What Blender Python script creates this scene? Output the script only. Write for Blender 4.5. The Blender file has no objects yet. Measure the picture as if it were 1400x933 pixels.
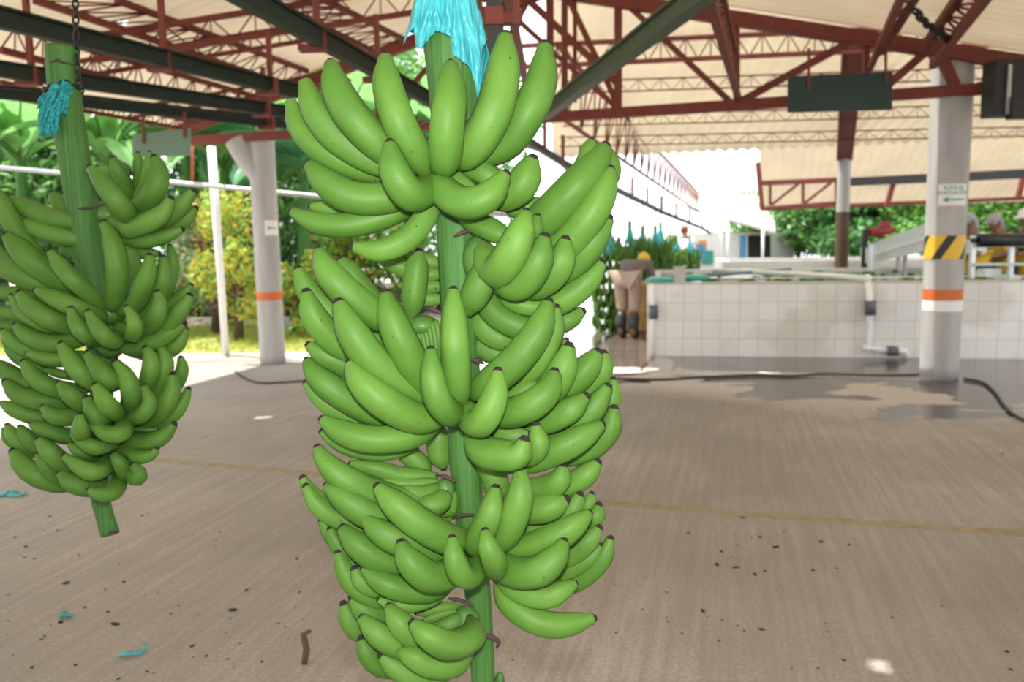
import bpy, math, random
from mathutils import Vector, Matrix, noise
random.seed(7)
V = Vector
SC = bpy.context.scene
COL = SC.collection
# ---------------------------------------------------------------- camera
F, CX, CY, H = 1130.0, 700.0, 466.5, 1.40
PITCH = math.atan((466.5 - 328) / F)
ROLL = math.radians(-1.0)
RC = Matrix.Rotation(math.pi / 2 - PITCH, 3, 'X') @ Matrix.Rotation(ROLL, 3, 'Z')
CAM = V((0, 0, H))
cd = bpy.data.cameras.new('camera')
cam = bpy.data.objects.new('camera', cd)
COL.objects.link(cam)
cam.matrix_world = Matrix.Translation(CAM) @ RC.to_4x4()
cd.sensor_width = 22.3
cd.lens = F / 1400 * 22.3
cd.clip_start = .02
cd.clip_end = 300
cd.dof.use_dof = True
cd.dof.focus_distance = 1.22
cd.dof.aperture_fstop = 3.4
SC.camera = cam
# ---------------------------------------------------------------- light and exposure
SC.view_settings.view_transform = 'Standard'
SC.view_settings.look = 'None'
SC.view_settings.gamma = 1
SC.view_settings.use_curve_mapping = False
SC.view_settings.exposure = 0.22
SC.cycles.use_denoising = True
SC.cycles.max_bounces = 10
SC.cycles.diffuse_bounces = 6
SC.cycles.sample_clamp_indirect = 6
w = bpy.data.worlds.new('sky')
SC.world = w
w.use_nodes = True
bg = w.node_tree.nodes['Background']
bg.inputs[0].default_value = (.93, .97, 1, 1)
bg.inputs[1].default_value = 1.9
sl = bpy.data.lights.new('sun', 'SUN')
sl.energy = 8.0
sl.angle = math.radians(.6)
sl.color = (1, .95, .86)
sun = bpy.data.objects.new('sun', sl)
COL.objects.link(sun)
SUN_DIR = V((-.34, .10, 1)).normalized()          # towards the sun: high, a little to the left
sun.rotation_euler = SUN_DIR.to_track_quat('Z', 'Y').to_euler()
fl = bpy.data.lights.new('camera_flash', 'AREA')   # the flash the photograph was taken with
fl.energy = 26.0
fl.shape = 'RECTANGLE'
fl.size, fl.size_y = .06, .035
fl.color = (1, .98, .95)
fo = bpy.data.objects.new('camera_flash', fl)
COL.objects.link(fo)
fo.matrix_world = Matrix.Translation(CAM + RC @ V((0, .10, 0))) @ RC.to_4x4()
# ---------------------------------------------------------------- pixel <-> place
def proj(p):
    q = RC.transposed() @ (V(p) - CAM)
    return CX - F * q.x / q.z, CY + F * q.y / q.z
def ray(px, py): return RC @ V(((px - CX) / F, (CY - py) / F, -1))
def at(px, py, Y):
    d = ray(px, py)
    return CAM + d * (Y / d.y)
def atz(px, py, z=0.0):
    d = ray(px, py)
    return CAM + d * ((z - H) / d.z)
def onplane(px, py, p0, n):
    d = ray(px, py)
    return CAM + d * ((p0 - CAM).dot(n) / d.dot(n))
def pxm(Y): return Y / F                            # metres per pixel at distance Y
# ---------------------------------------------------------------- materials
def nodes(name):
    m = bpy.data.materials.new(name)
    m.use_nodes = True
    return m, m.node_tree, m.node_tree.nodes['Principled BSDF']
def mat(name, c, rough=.6, metal=0, var=.12, scale=12, bump=0, spec=.5, transl=0, coat=0):
    m, t, b = nodes(name)
    N, L = t.nodes, t.links
    b.inputs['Roughness'].default_value = rough
    b.inputs['Metallic'].default_value = metal
    b.inputs['Specular IOR Level'].default_value = spec
    if coat: b.inputs['Coat Weight'].default_value = coat
    tc = N.new('ShaderNodeTexCoord')
    nz = N.new('ShaderNodeTexNoise')
    nz.inputs['Scale'].default_value = scale
    nz.inputs['Detail'].default_value = 4
    L.new(tc.outputs['Object'], nz.inputs['Vector'])
    mx = N.new('ShaderNodeMix'); mx.data_type = 'RGBA'
    lo = [max(0, x * (1 - var)) for x in c[:3]] + [1]
    hi = [min(1, x * (1 + var)) for x in c[:3]] + [1]
    mx.inputs[6].default_value = lo
    mx.inputs[7].default_value = hi
    L.new(nz.outputs['Fac'], mx.inputs[0])
    L.new(mx.outputs[2], b.inputs['Base Color'])
    if bump:
        bp = N.new('ShaderNodeBump')
        bp.inputs['Strength'].default_value = bump
        bp.inputs['Distance'].default_value = .01
        L.new(nz.outputs['Fac'], bp.inputs['Height'])
        L.new(bp.outputs[0], b.inputs['Normal'])
    if transl:
        tr = N.new('ShaderNodeBsdfTranslucent')
        L.new(mx.outputs[2], tr.inputs['Color'])
        ms = N.new('ShaderNodeMixShader')
        ms.inputs[0].default_value = transl
        L.new(b.outputs[0], ms.inputs[1]); L.new(tr.outputs[0], ms.inputs[2])
        L.new(ms.outputs[0], N['Material Output'].inputs[0])
    return m
def srgb(r, g, b):
    f = lambda u: (u / 255 / 12.92) if u / 255 <= .04045 else ((u / 255 + .055) / 1.055) ** 2.4
    return (f(r), f(g), f(b))
M = {}
def banana_mat():
    m, t, b = nodes('banana_skin')
    N, L = t.nodes, t.links
    b.inputs['Roughness'].default_value = .52
    b.inputs['Specular IOR Level'].default_value = .22
    oi = N.new('ShaderNodeObjectInfo')
    tc = N.new('ShaderNodeTexCoord')
    n1 = N.new('ShaderNodeTexNoise'); n1.inputs['Scale'].default_value = 16; n1.inputs['Detail'].default_value = 3
    L.new(tc.outputs['Object'], n1.inputs['Vector'])
    ad = N.new('ShaderNodeMath'); ad.operation = 'MULTIPLY_ADD'
    L.new(oi.outputs['Random'], ad.inputs[0]); ad.inputs[1].default_value = .45
    L.new(n1.outputs['Fac'], ad.inputs[2])
    cr = N.new('ShaderNodeValToRGB')
    cr.color_ramp.elements[0].position = .3
    cr.color_ramp.elements[0].color = (.053, .140, .018, 1)
    cr.color_ramp.elements[1].position = 1.0
    cr.color_ramp.elements[1].color = (.094, .208, .031, 1)
    L.new(ad.outputs[0], cr.inputs[0])
    n2 = N.new('ShaderNodeTexNoise'); n2.inputs['Scale'].default_value = 190; n2.inputs['Detail'].default_value = 2
    L.new(tc.outputs['Object'], n2.inputs['Vector'])
    r2 = N.new('ShaderNodeValToRGB')
    r2.color_ramp.elements[0].position = .70; r2.color_ramp.elements[1].position = .76
    L.new(n2.outputs['Fac'], r2.inputs[0])
    mx = N.new('ShaderNodeMix'); mx.data_type = 'RGBA'
    L.new(r2.outputs[0], mx.inputs[0]); L.new(cr.outputs[0], mx.inputs[6])
    mx.inputs[7].default_value = (.035, .055, .014, 1)
    L.new(mx.outputs[2], b.inputs['Base Color'])
    return m
def streak_mat(name, c0, c1, sx, sy, sz, rough=.5, lo=.35, hi=.65, rot=0, scale=1.0):
    m, t, b = nodes(name)
    N, L = t.nodes, t.links
    b.inputs['Roughness'].default_value = rough
    tc = N.new('ShaderNodeTexCoord')
    mp = N.new('ShaderNodeMapping'); mp.inputs['Scale'].default_value = (sx, sy, sz)
    mp.inputs['Rotation'].default_value = (0, 0, rot)
    n1 = N.new('ShaderNodeTexNoise'); n1.inputs['Scale'].default_value = scale; n1.inputs['Detail'].default_value = 5
    L.new(tc.outputs['Object'], mp.inputs[0]); L.new(mp.outputs[0], n1.inputs['Vector'])
    cr = N.new('ShaderNodeValToRGB')
    cr.color_ramp.elements[0].position = lo; cr.color_ramp.elements[1].position = hi
    cr.color_ramp.elements[0].color = (*c0, 1); cr.color_ramp.elements[1].color = (*c1, 1)
    L.new(n1.outputs['Fac'], cr.inputs[0]); L.new(cr.outputs[0], b.inputs['Base Color'])
    return m
M['banana'] = banana_mat()
M['tip'] = mat('banana_tip_cork', (.016, .010, .009), .9, var=.5, scale=300, bump=.4)
M['stalk'] = streak_mat('stalk_fibre', (.020, .080, .012), (.060, .185, .024), 210, 210, 3, .7, .25, .75)
M['scar'] = mat('bract_scar', (.060, .035, .034), .85, var=.4, scale=120, bump=.4)
M['crown'] = mat('crown_green', (.06, .16, .025), .5, var=.2, scale=60)
M['bag'] = mat('turquoise_film', (.10, .60, .66), .25, var=.18, scale=30, transl=.45)
M['bagd'] = mat('turquoise_fringe', (.02, .36, .38), .5, var=.25, scale=60, transl=.25)
M['red'] = mat('red_oxide_paint', (.165, .028, .016), .65, var=.35, scale=9)
M['orange_red'] = mat('red_oxide_paint_weathered', (.42, .11, .05), .6, var=.25, scale=9)
M['rail'] = mat('dark_green_steel', (.010, .022, .015), .75, var=.5, scale=14)
M['railold'] = mat('worn_green_steel', (.045, .070, .036), .6, var=.5, scale=30, bump=.3)
M['dark'] = mat('dark_steel', (.02, .018, .018), .55, var=.3)
M['galv'] = mat('galvanised_steel', (.45, .46, .45), .4, metal=.6, var=.15)
M['steel'] = mat('stainless_steel', (.75, .76, .78), .35, metal=.35, var=.08)
M['conc'] = streak_mat('column_concrete', (.33, .325, .32), (.52, .51, .50), 7, 7, 1.3, .85, .25, .8)
M['orange'] = mat('orange_paint', (.62, .14, .03), .6, var=.12, scale=30)
M['white'] = mat('white_paint', (.80, .80, .78), .55, var=.06)
M['pvc'] = mat('white_pvc', (.84, .84, .82), .4, var=.05)
M['yellow'] = mat('yellow_paint', (.75, .47, .03), .5, var=.1)
M['black'] = mat('black_paint', (.012, .012, .014), .45, var=.2)
M['grey'] = mat('grey_plastic', (.10, .11, .13), .5, var=.2)
M['sign'] = mat('dark_green_board', (.008, .032, .026), .45, var=.15, scale=3)
M['signl'] = mat('faded_green_board', (.13, .22, .15), .5, var=.12, scale=4)
M['green_ink'] = mat('green_ink', (.01, .30, .14), .5, var=.05)
M['hose'] = mat('black_hose', (.012, .02, .014), .45, var=.2)
M['lid'] = mat('green_plastic', (.03, .34, .25), .4, var=.1)
M['wood'] = mat('bark', (.10, .065, .04), .9, var=.4, scale=8, bump=.5)
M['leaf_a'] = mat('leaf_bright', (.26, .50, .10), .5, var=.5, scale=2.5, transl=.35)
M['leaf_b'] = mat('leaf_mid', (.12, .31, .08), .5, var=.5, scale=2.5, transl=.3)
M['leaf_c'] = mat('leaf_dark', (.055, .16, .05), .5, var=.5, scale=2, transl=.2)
M['leaf_y'] = mat('leaf_yellow', (.50, .44, .06), .5, var=.4, scale=5, transl=.35)
M['leaf_w'] = mat('leaf_pale', (.52, .58, .42), .5, var=.3, scale=5, transl=.3)
M['flower'] = mat('coral_flowers', (.70, .20, .12), .5, var=.3)
M['bleaf'] = mat('banana_leaf', (.25, .50, .17), .32, var=.45, scale=5, transl=.45)
M['bleafd'] = mat('banana_leaf_dark', (.10, .28, .14), .3, var=.4, scale=3, transl=.3)
M['khaki'] = mat('khaki_cloth', (.36, .28, .22), .9, var=.12, scale=14)
M['shirt'] = mat('grey_cloth', (.16, .13, .13), .9, var=.15)
M['skin'] = mat('brown_skin', (.22, .11, .065), .55, var=.08)
M['boot'] = mat('black_rubber', (.03, .035, .04), .4, var=.2)
M['yellowcloth'] = mat('yellow_cloth', (.68, .47, .03), .7, var=.12)
M['apron'] = mat('yellow_apron', (.72, .44, .02), .5, var=.12)
M['capgrey'] = mat('grey_cap_cloth', (.34, .33, .35), .8, var=.12)
M['whitecloth'] = mat('white_cloth', (.78, .78, .80), .8, var=.06)
M['navy'] = mat('dark_green_cloth', (.02, .07, .06), .8, var=.15)
M['drum'] = mat('tan_plastic', (.55, .33, .12), .5, var=.1)
M['orangep'] = mat('orange_plastic', (.80, .27, .03), .45, var=.1)
M['redp'] = mat('red_enamel', (.30, .03, .02), .45, var=.15)
M['blue'] = mat('blue_paint', (.12, .38, .62), .5, var=.1)
M['chainm'] = mat('chain_steel', (.025, .022, .02), .5, metal=.5, var=.3)
M['kerb'] = mat('kerb_concrete', (.5, .48, .43), .85, var=.12)
M['cream'] = mat('cream_wall', (.78, .76, .70), .8, var=.06)
M['rooflight'] = mat('pale_sheet_roof', (.70, .68, .62), .6, var=.08)
def roof_mat(name, c, tr):
    return mat(name, c, .75, var=.10, scale=1.3, transl=tr)
M['roof'] = roof_mat('beige_roof_sheet', (.86, .80, .69), .26)
M['roof_far'] = roof_mat('cream_roof_sheet', (.86, .80, .69), .34)
def water_mat():
    m, t, b = nodes('tank_water')
    N, L = t.nodes, t.links
    b.inputs['Base Color'].default_value = (.10, .13, .09, 1)
    b.inputs['Roughness'].default_value = .06
    b.inputs['Specular IOR Level'].default_value = .8
    nz = N.new('ShaderNodeTexNoise'); nz.inputs['Scale'].default_value = 6
    tc = N.new('ShaderNodeTexCoord'); L.new(tc.outputs['Object'], nz.inputs['Vector'])
    bp = N.new('ShaderNodeBump'); bp.inputs['Strength'].default_value = .25; bp.inputs['Distance'].default_value = .03
    L.new(nz.outputs['Fac'], bp.inputs['Height']); L.new(bp.outputs[0], b.inputs['Normal'])
    return m
M['water'] = water_mat()
def tile_mat(ang):
    m, t, b = nodes('white_wall_tiles')
    N, L = t.nodes, t.links
    b.inputs['Roughness'].default_value = .3
    tc = N.new('ShaderNodeTexCoord')
    mp = N.new('ShaderNodeMapping'); mp.inputs['Rotation'].default_value = (0, 0, -ang)
    L.new(tc.outputs['Object'], mp.inputs[0])
    sp = N.new('ShaderNodeSeparateXYZ'); L.new(mp.outputs[0], sp.inputs[0])
    cb = N.new('ShaderNodeCombineXYZ')
    L.new(sp.outputs[0], cb.inputs[0]); L.new(sp.outputs[2], cb.inputs[1])
    br = N.new('ShaderNodeTexBrick')
    br.offset = 0
    br.inputs['Scale'].default_value = 1
    br.inputs['Brick Width'].default_value = .212
    br.inputs['Row Height'].default_value = .212
    br.inputs['Mortar Size'].default_value = .005
    br.inputs['Mortar Smooth'].default_value = .3
    br.inputs['Color1'].default_value = (.80, .79, .76, 1)
    br.inputs['Color2'].default_value = (.74, .73, .70, 1)
    br.inputs['Mortar'].default_value = (.60, .54, .46, 1)
    L.new(cb.outputs[0], br.inputs['Vector'])
    nz = N.new('ShaderNodeTexNoise'); nz.inputs['Scale'].default_value = .9; nz.inputs['Detail'].default_value = 4
    L.new(mp.outputs[0], nz.inputs['Vector'])
    cr = N.new('ShaderNodeValToRGB')
    cr.color_ramp.elements[0].position = .56; cr.color_ramp.elements[1].position = .62
    L.new(nz.outputs['Fac'], cr.inputs[0])
    mx = N.new('ShaderNodeMix'); mx.data_type = 'RGBA'; mx.blend_type = 'MULTIPLY'
    ml = N.new('ShaderNodeMath'); ml.operation = 'MULTIPLY'; ml.inputs[1].default_value = .55
    L.new(cr.outputs[0], ml.inputs[0]); L.new(ml.outputs[0], mx.inputs[0])
    L.new(br.outputs['Color'], mx.inputs[6]); mx.inputs[7].default_value = (.74, .68, .60, 1)
    L.new(mx.outputs[2], b.inputs['Base Color'])
    return m
# ---------------------------------------------------------------- mesh building
class MB:
    def __init__(s): s.v, s.f, s.m, s.sm = [], [], [], []
    def add(s, vs, fs, mi=0, smooth=False):
        o = len(s.v)
        s.v += [V(x) for x in vs]
        for f in fs:
            s.f.append([o + i for i in f]); s.m.append(mi); s.sm.append(smooth)
    def box(s, c, size, R=None, mi=0):
        c = V(c); R = R or Matrix.Identity(3)
        a, b, d = [x / 2 for x in size]
        vs = [c + R @ V((i * a, j * b, k * d)) for k in (-1, 1) for j in (-1, 1) for i in (-1, 1)]
        s.add(vs, [(0, 2, 3, 1), (4, 5, 7, 6), (0, 1, 5, 4), (2, 6, 7, 3), (0, 4, 6, 2), (1, 3, 7, 5)], mi)
    def bar(s, p, q, w, h=None, mi=0):
        p, q = V(p), V(q); h = h or w
        z = (q - p); ln = z.length
        if ln < 1e-6: return
        z.normalize()
        up = V((0, 0, 1)) if abs(z.z) < .95 else V((0, 1, 0))
        x = up.cross(z).normalized(); y = z.cross(x)
        R = Matrix((x, y, z)).transposed()
        s.box((p + q) / 2, (w, h, ln), R, mi)
    def tube(s, pts, r, n=8, mi=0, cap=True, shape=None, mis=None):
        pts = [V(p) for p in pts]; k = len(pts)
        rs = list(r) if hasattr(r, '__len__') else [r] * k
        T = [(pts[min(i + 1, k - 1)] - pts[max(i - 1, 0)]).normalized() for i in range(k)]
        up = V((0, 0, 1)) if abs(T[0].z) < .9 else V((0, 1, 0))
        x = up.cross(T[0]).normalized()
        vs = []
        for i in range(k):
            x = (x - T[i] * x.dot(T[i])).normalized(); y = T[i].cross(x)
            for j in range(n):
                a = 2 * math.pi * j / n
                g = rs[i] * (shape(a) if shape else 1)
                vs.append(pts[i] + (x * math.cos(a) + y * math.sin(a)) * g)
        o = len(s.v); s.v += vs
        for i in range(k - 1):
            for j in range(n):
                s.f.append([o + i * n + j, o + i * n + (j + 1) % n, o + (i + 1) * n + (j + 1) % n, o + (i + 1) * n + j])
                s.m.append(mis[i] if mis else mi); s.sm.append(True)
        if cap:
            s.f.append([o + j for j in reversed(range(n))]); s.m.append(mis[0] if mis else mi); s.sm.append(False)
            s.f.append([o + (k - 1) * n + j for j in range(n)]); s.m.append(mis[-1] if mis else mi); s.sm.append(False)
    def ball(s, c, r, R=None, nu=12, nv=8, mi=0, fn=None):
        c = V(c); rr = r if hasattr(r, '__len__') else (r, r, r); R = R or Matrix.Identity(3)
        vs, fs = [], []
        for i in range(nv + 1):
            th = math.pi * i / nv
            for j in range(nu):
                ph = 2 * math.pi * j / nu
                d = V((math.sin(th) * math.cos(ph), math.sin(th) * math.sin(ph), math.cos(th)))
                g = fn(d) if fn else 1
                vs.append(c + R @ V((d.x * rr[0] * g, d.y * rr[1] * g, d.z * rr[2] * g)))
        for i in range(nv):
            for j in range(nu):
                fs.append((i * nu + j, (i + 1) * nu + j, (i + 1) * nu + (j + 1) % nu, i * nu + (j + 1) % nu))
        s.add(vs, fs, mi, True)
    def lathe(s, prof, c=(0, 0, 0), n=24, mi=0, mis=None, cap=True):
        c = V(c); vs, fs = [], []
        for r, z in prof:
            for j in range(n):
                a = 2 * math.pi * j / n
                vs.append(c + V((r * math.cos(a), r * math.sin(a), z)))
        o = len(s.v); s.v += vs
        for i in range(len(prof) - 1):
            for j in range(n):
                s.f.append([o + i * n + j, o + i * n + (j + 1) % n, o + (i + 1) * n + (j + 1) % n, o + (i + 1) * n + j])
                s.m.append(mis[i] if mis else mi); s.sm.append(True)
        if not cap: return
        s.f.append([o + j for j in reversed(range(n))]); s.m.append(mi); s.sm.append(False)
        e = o + (len(prof) - 1) * n
        s.f.append([e + j for j in range(n)]); s.m.append(mi); s.sm.append(False)
    def build(s, name, mats, parent=None, loc=None):
        mats = mats if isinstance(mats, (list, tuple)) else [mats]
        org = ORG.get(parent.name, V((0, 0, 0))) if parent else (V(loc) if loc is not None else V((0, 0, 0)))
        me = bpy.data.meshes.new(name)
        me.from_pydata([tuple(x - org) for x in s.v], [], s.f)
        for x in mats: me.materials.append(M[x] if isinstance(x, str) else x)
        me.polygons.foreach_set('material_index', s.m)
        me.polygons.foreach_set('use_smooth', s.sm)
        me.update()
        o = bpy.data.objects.new(name, me)
        COL.objects.link(o)
        if parent: o.parent = parent
        else: o.location = org
        ORG[o.name] = org
        return o
ORG = {}
def tag(o, label=None, cat=None, group=None, kind=None):
    if label: o['label'] = label
    if cat: o['category'] = cat
    if group: o['group'] = group
    if kind: o['kind'] = kind
    return o
def thing(name, label, cat, loc, group=None):
    o = bpy.data.objects.new(name, None)
    o.empty_display_size = .1
    COL.objects.link(o)
    o.location = loc
    ORG[o.name] = V(loc)
    return tag(o, label, cat, group)
def copy_tree(o, parent=None):
    c = o.copy(); COL.objects.link(c)
    if parent: c.parent = parent
    for ch in o.children: copy_tree(ch, c)
    return c
def crom(P, n):
    """n+1 points of a smooth curve through P (tuples of any length)"""
    P = [tuple(p) for p in P]
    k = len(P) - 1
    ext = [tuple(2 * a - b for a, b in zip(P[0], P[1]))] + P + [tuple(2 * a - b for a, b in zip(P[-1], P[-2]))]
    out = []
    for i in range(n + 1):
        u = k * i / n; j = min(int(u), k - 1); t = u - j
        p0, p1, p2, p3 = ext[j:j + 4]
        out.append(tuple(.5 * (2 * b + (c - a) * t + (2 * a - 5 * b + 4 * c - d) * t * t + (3 * b - a - 3 * c + d) * t ** 3)
                         for a, b, c, d in zip(p0, p1, p2, p3)))
    return out
def resample(pts, n):
    L = [0]
    for a, b in zip(pts, pts[1:]): L.append(L[-1] + (b - a).length)
    out, j = [], 0
    for i in range(n + 1):
        s = L[-1] * i / n
        while j < len(L) - 2 and L[j + 1] < s: j += 1
        t = (s - L[j]) / max(1e-9, L[j + 1] - L[j])
        out.append(pts[j].lerp(pts[j + 1], min(1, t)))
    return out
# ================================================================ the shed: ground, roofs, columns
LB = atz(369, 499); RB = atz(1296, 521)                      # where the two near columns stand
U = (RB - LB); U.z = 0; U.normalize()                        # along the gable truss, to the right and nearer
VV = V((U.y, -U.x, 0))                                       # from the truss towards the camera
if VV.y > 0: VV = -VV
ANG = math.atan2(U.y, U.x)
def truss(px, py, off=0.0): return onplane(px, py, LB + VV * off, VV)
PEAK = truss(748, -16); EAVE_L = truss(240, 184); EAVE_R = truss(1480, 97)
RUN = 14.0
def ground():
    m, t, b = nodes('broomed_concrete')
    N, L = t.nodes, t.links
    tc = N.new('ShaderNodeTexCoord')
    mp = N.new('ShaderNodeMapping'); mp.inputs['Rotation'].default_value = (0, 0, -(math.atan2(VV.y, VV.x)))
    mp.inputs['Scale'].default_value = (1.1, 26, 1)
    # rotate first, then stretch along the drag direction
    mr = N.new('ShaderNodeMapping'); mr.inputs['Rotation'].default_value = (0, 0, -(math.atan2(VV.y, VV.x)))
    mp.inputs['Rotation'].default_value = (0, 0, 0)
    L.new(tc.outputs['Object'], mr.inputs[0]); L.new(mr.outputs[0], mp.inputs[0])
    n1 = N.new('ShaderNodeTexNoise'); n1.inputs['Scale'].default_value = 1.0; n1.inputs['Detail'].default_value = 6; n1.inputs['Roughness'].default_value = .6
    L.new(mp.outputs[0], n1.inputs['Vector'])
    n2 = N.new('ShaderNodeTexNoise'); n2.inputs['Scale'].default_value = .55; n2.inputs['Detail'].default_value = 7; n2.inputs['Roughness'].default_value = .6
    L.new(tc.outputs['Object'], n2.inputs['Vector'])
    n3 = N.new('ShaderNodeTexNoise'); n3.inputs['Scale'].default_value = 70; n3.inputs['Detail'].default_value = 4
    L.new(tc.outputs['Object'], n3.inputs['Vector'])
    def math_(op, a, b_):
        q = N.new('ShaderNodeMath'); q.operation = op
        for i, x in enumerate((a, b_)):
            if isinstance(x, (int, float)): q.inputs[i].default_value = x
            else: L.new(x, q.inputs[i])
        return q.outputs[0]
    mixv = math_('ADD', math_('ADD', math_('MULTIPLY', n1.outputs['Fac'], .30), math_('MULTIPLY', n2.outputs['Fac'], .50)), math_('MULTIPLY', n3.outputs['Fac'], .33))
    cr = N.new('ShaderNodeValToRGB')
    e = cr.color_ramp.elements
    e[0].position = .36; e[0].color = (.205, .180, .160, 1)
    e[1].position = .76; e[1].color = (.49, .437, .39, 1)
    q = e.new(.56); q.color = (.305, .268, .239, 1)
    L.new(mixv, cr.inputs[0])
    # wet area along the tank
    sp = N.new('ShaderNodeSeparateXYZ'); L.new(tc.outputs['Object'], sp.inputs[0])
    n4 = N.new('ShaderNodeTexNoise'); n4.inputs['Scale'].default_value = 1.25; n4.inputs['Detail'].default_value = 5; n4.inputs['Distortion'].default_value = .4
    m4 = N.new('ShaderNodeMapping'); m4.inputs['Scale'].default_value = (.8, 1.6, 1); L.new(tc.outputs['Object'], m4.inputs[0]); L.new(m4.outputs[0], n4.inputs['Vector'])
    ed = math_('ADD', sp.outputs[1], math_('MULTIPLY', sp.outputs[0], .7))            # distance measured skewed to the tank
    wet = math_('ADD', math_('MULTIPLY', math_('SUBTRACT', ed, 9.05), .55), math_('MULTIPLY', math_('SUBTRACT', n4.outputs['Fac'], .5), 4.2))
    wet = math_('MAXIMUM', wet, math_('ADD', math_('SUBTRACT', math_('ADD', sp.outputs[1], math_('MULTIPLY', sp.outputs[0], .18)), 8.95), math_('SUBTRACT', n4.outputs['Fac'], .5)))
    xr = math_('MULTIPLY', math_('SUBTRACT', sp.outputs[0], .6), 1.2)
    wet = math_('MINIMUM', wet, xr)
    wc = N.new('ShaderNodeClamp'); L.new(math_('MULTIPLY', wet, 14), wc.inputs[0])
    mx = N.new('ShaderNodeMix'); mx.data_type = 'RGBA'; mx.blend_type = 'MULTIPLY'
    L.new(math_('MULTIPLY', wc.outputs[0], .9), mx.inputs[0]); L.new(cr.outputs[0], mx.inputs[6]); mx.inputs[7].default_value = (.24, .215, .195, 1)
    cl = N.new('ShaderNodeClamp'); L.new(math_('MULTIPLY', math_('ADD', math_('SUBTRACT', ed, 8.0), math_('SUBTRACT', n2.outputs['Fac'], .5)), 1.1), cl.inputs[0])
    painted_light = math_('MULTIPLY', math_('MULTIPLY', cl.outputs[0], math_('SUBTRACT', 1, wc.outputs[0])), .65)  # daylight painted in: dry floor colour lightened towards the tank
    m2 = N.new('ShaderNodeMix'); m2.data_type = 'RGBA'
    L.new(painted_light, m2.inputs[0]); L.new(mx.outputs[2], m2.inputs[6]); m2.inputs[7].default_value = (.60, .55, .50, 1)
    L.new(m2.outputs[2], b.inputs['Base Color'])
    L.new(math_('SUBTRACT', .78, math_('MULTIPLY', wc.outputs[0], .62)), b.inputs['Roughness'])
    bp = N.new('ShaderNodeBump'); bp.inputs['Strength'].default_value = .25; bp.inputs['Distance'].default_value = .006
    L.new(math_('MULTIPLY', mixv, math_('SUBTRACT', 1, wc.outputs[0])), bp.inputs['Height']); L.new(bp.outputs[0], b.inputs['Normal'])
    M['ground'] = m
    mb = MB()
    mb.add([(-30, -12, 0), (40, -12, 0), (40, 60, 0), (-30, 60, 0), (-30, -12, -.2), (40, -12, -.2), (40, 60, -.2), (-30, 60, -.2)],
           [(0, 1, 2, 3), (7, 6, 5, 4), (0, 4, 5, 1), (1, 5, 6, 2), (2, 6, 7, 3), (3, 7, 4, 0)])
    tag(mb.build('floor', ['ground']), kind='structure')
ground()
def corrugated(name, A, B, along, matname, wave=.15, amp=.022, holes=(), seg=.25, label=None):
    """sheet from edge A-B swept by vector `along`; ridges run along the sweep"""
    A, B, along = V(A), V(B), V(along)
    w_ = (B - A); n = w_.cross(along).normalized()
    if n.z < 0: n = -n
    nu = max(8, int(w_.length / wave * 6)); nv = max(1, int(along.length / seg))
    mb = MB(); vs, fs = [], []
    for j in range(nv + 1):
        for i in range(nu + 1):
            s = i / nu
            vs.append(A + w_ * s + along * (j / nv) + n * (amp * math.sin(2 * math.pi * s * w_.length / wave)))
    for j in range(nv):
        for i in range(nu):
            c = A + w_ * ((i + .5) / nu) + along * ((j + .5) / nv)
            if any((c - h).length < r for h, r in holes): continue
            a = j * (nu + 1) + i
            fs.append((a, a + 1, a + nu + 2, a + nu + 1))
    mb.add(vs, fs, 0, True)
    o = mb.build(name, [matname], None, A)
    md = o.modifiers.new('thickness', 'SOLIDIFY'); md.thickness = .006; md.offset = 1
    return tag(o, kind='structure')
back = VV * RUN
nL = (EAVE_L - PEAK).cross(back); nR = (EAVE_R - PEAK).cross(back)
def roofL(px, py, dz=0): return onplane(px, py, PEAK + V((0, 0, dz)), nL)
def roofR(px, py, dz=0): return onplane(px, py, PEAK + V((0, 0, dz)), nR)
spot = atz(1190, 911)                                          # where a roof hole lets the sun reach the floor
tt = (PEAK - spot).dot(nR) / SUN_DIR.dot(nR)
hole_r = spot + SUN_DIR * tt
holesR = [(hole_r, .035), (roofR(1385, 10), .06)]
holesL = [(roofL(165, 48), .07)]
UP = V((0, 0, .10))
# ridges run down the slope, so the sheet starts from the line along the shed
corrugated('ceiling_left', PEAK + UP, PEAK + UP + back, EAVE_L - PEAK, 'roof', .16, .018, [(h + UP, r) for h, r in holesL], .06)
corrugated('ceiling_right', PEAK + UP, PEAK + UP + back, EAVE_R - PEAK + U * 2.0 + V((0, 0, -.5)), 'roof', .16, .018, [(h + UP, r) for h, r in holesR], .06)
rc_ = MB(); rc_.bar(PEAK + V((0, 0, .15)), PEAK + V((0, 0, .15)) + back, .5, .03)
tag(rc_.build('trim_3', ['roof'], None, PEAK), kind='structure')
# the further hall: its sheets fall away from us
FA = truss(744, -34, -.35); FB = FA + U * 17
fa = at(757, 216, 15.2); fb = at(1560, 216, 12.6)
fv = fa - FA
corrugated('ceiling_far', FA, FB, fv, 'roof_far', .19, .022, [], .6)
# the low sheet beyond it, over the sorting side
ga = at(1038, 190, 17.5); gc = at(1042, 285, 22.5); gb = ga + U * 16
corrugated('ceiling_low', ga, gb, gc - ga, 'roof_far', .2, .012, [], .6)

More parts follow.
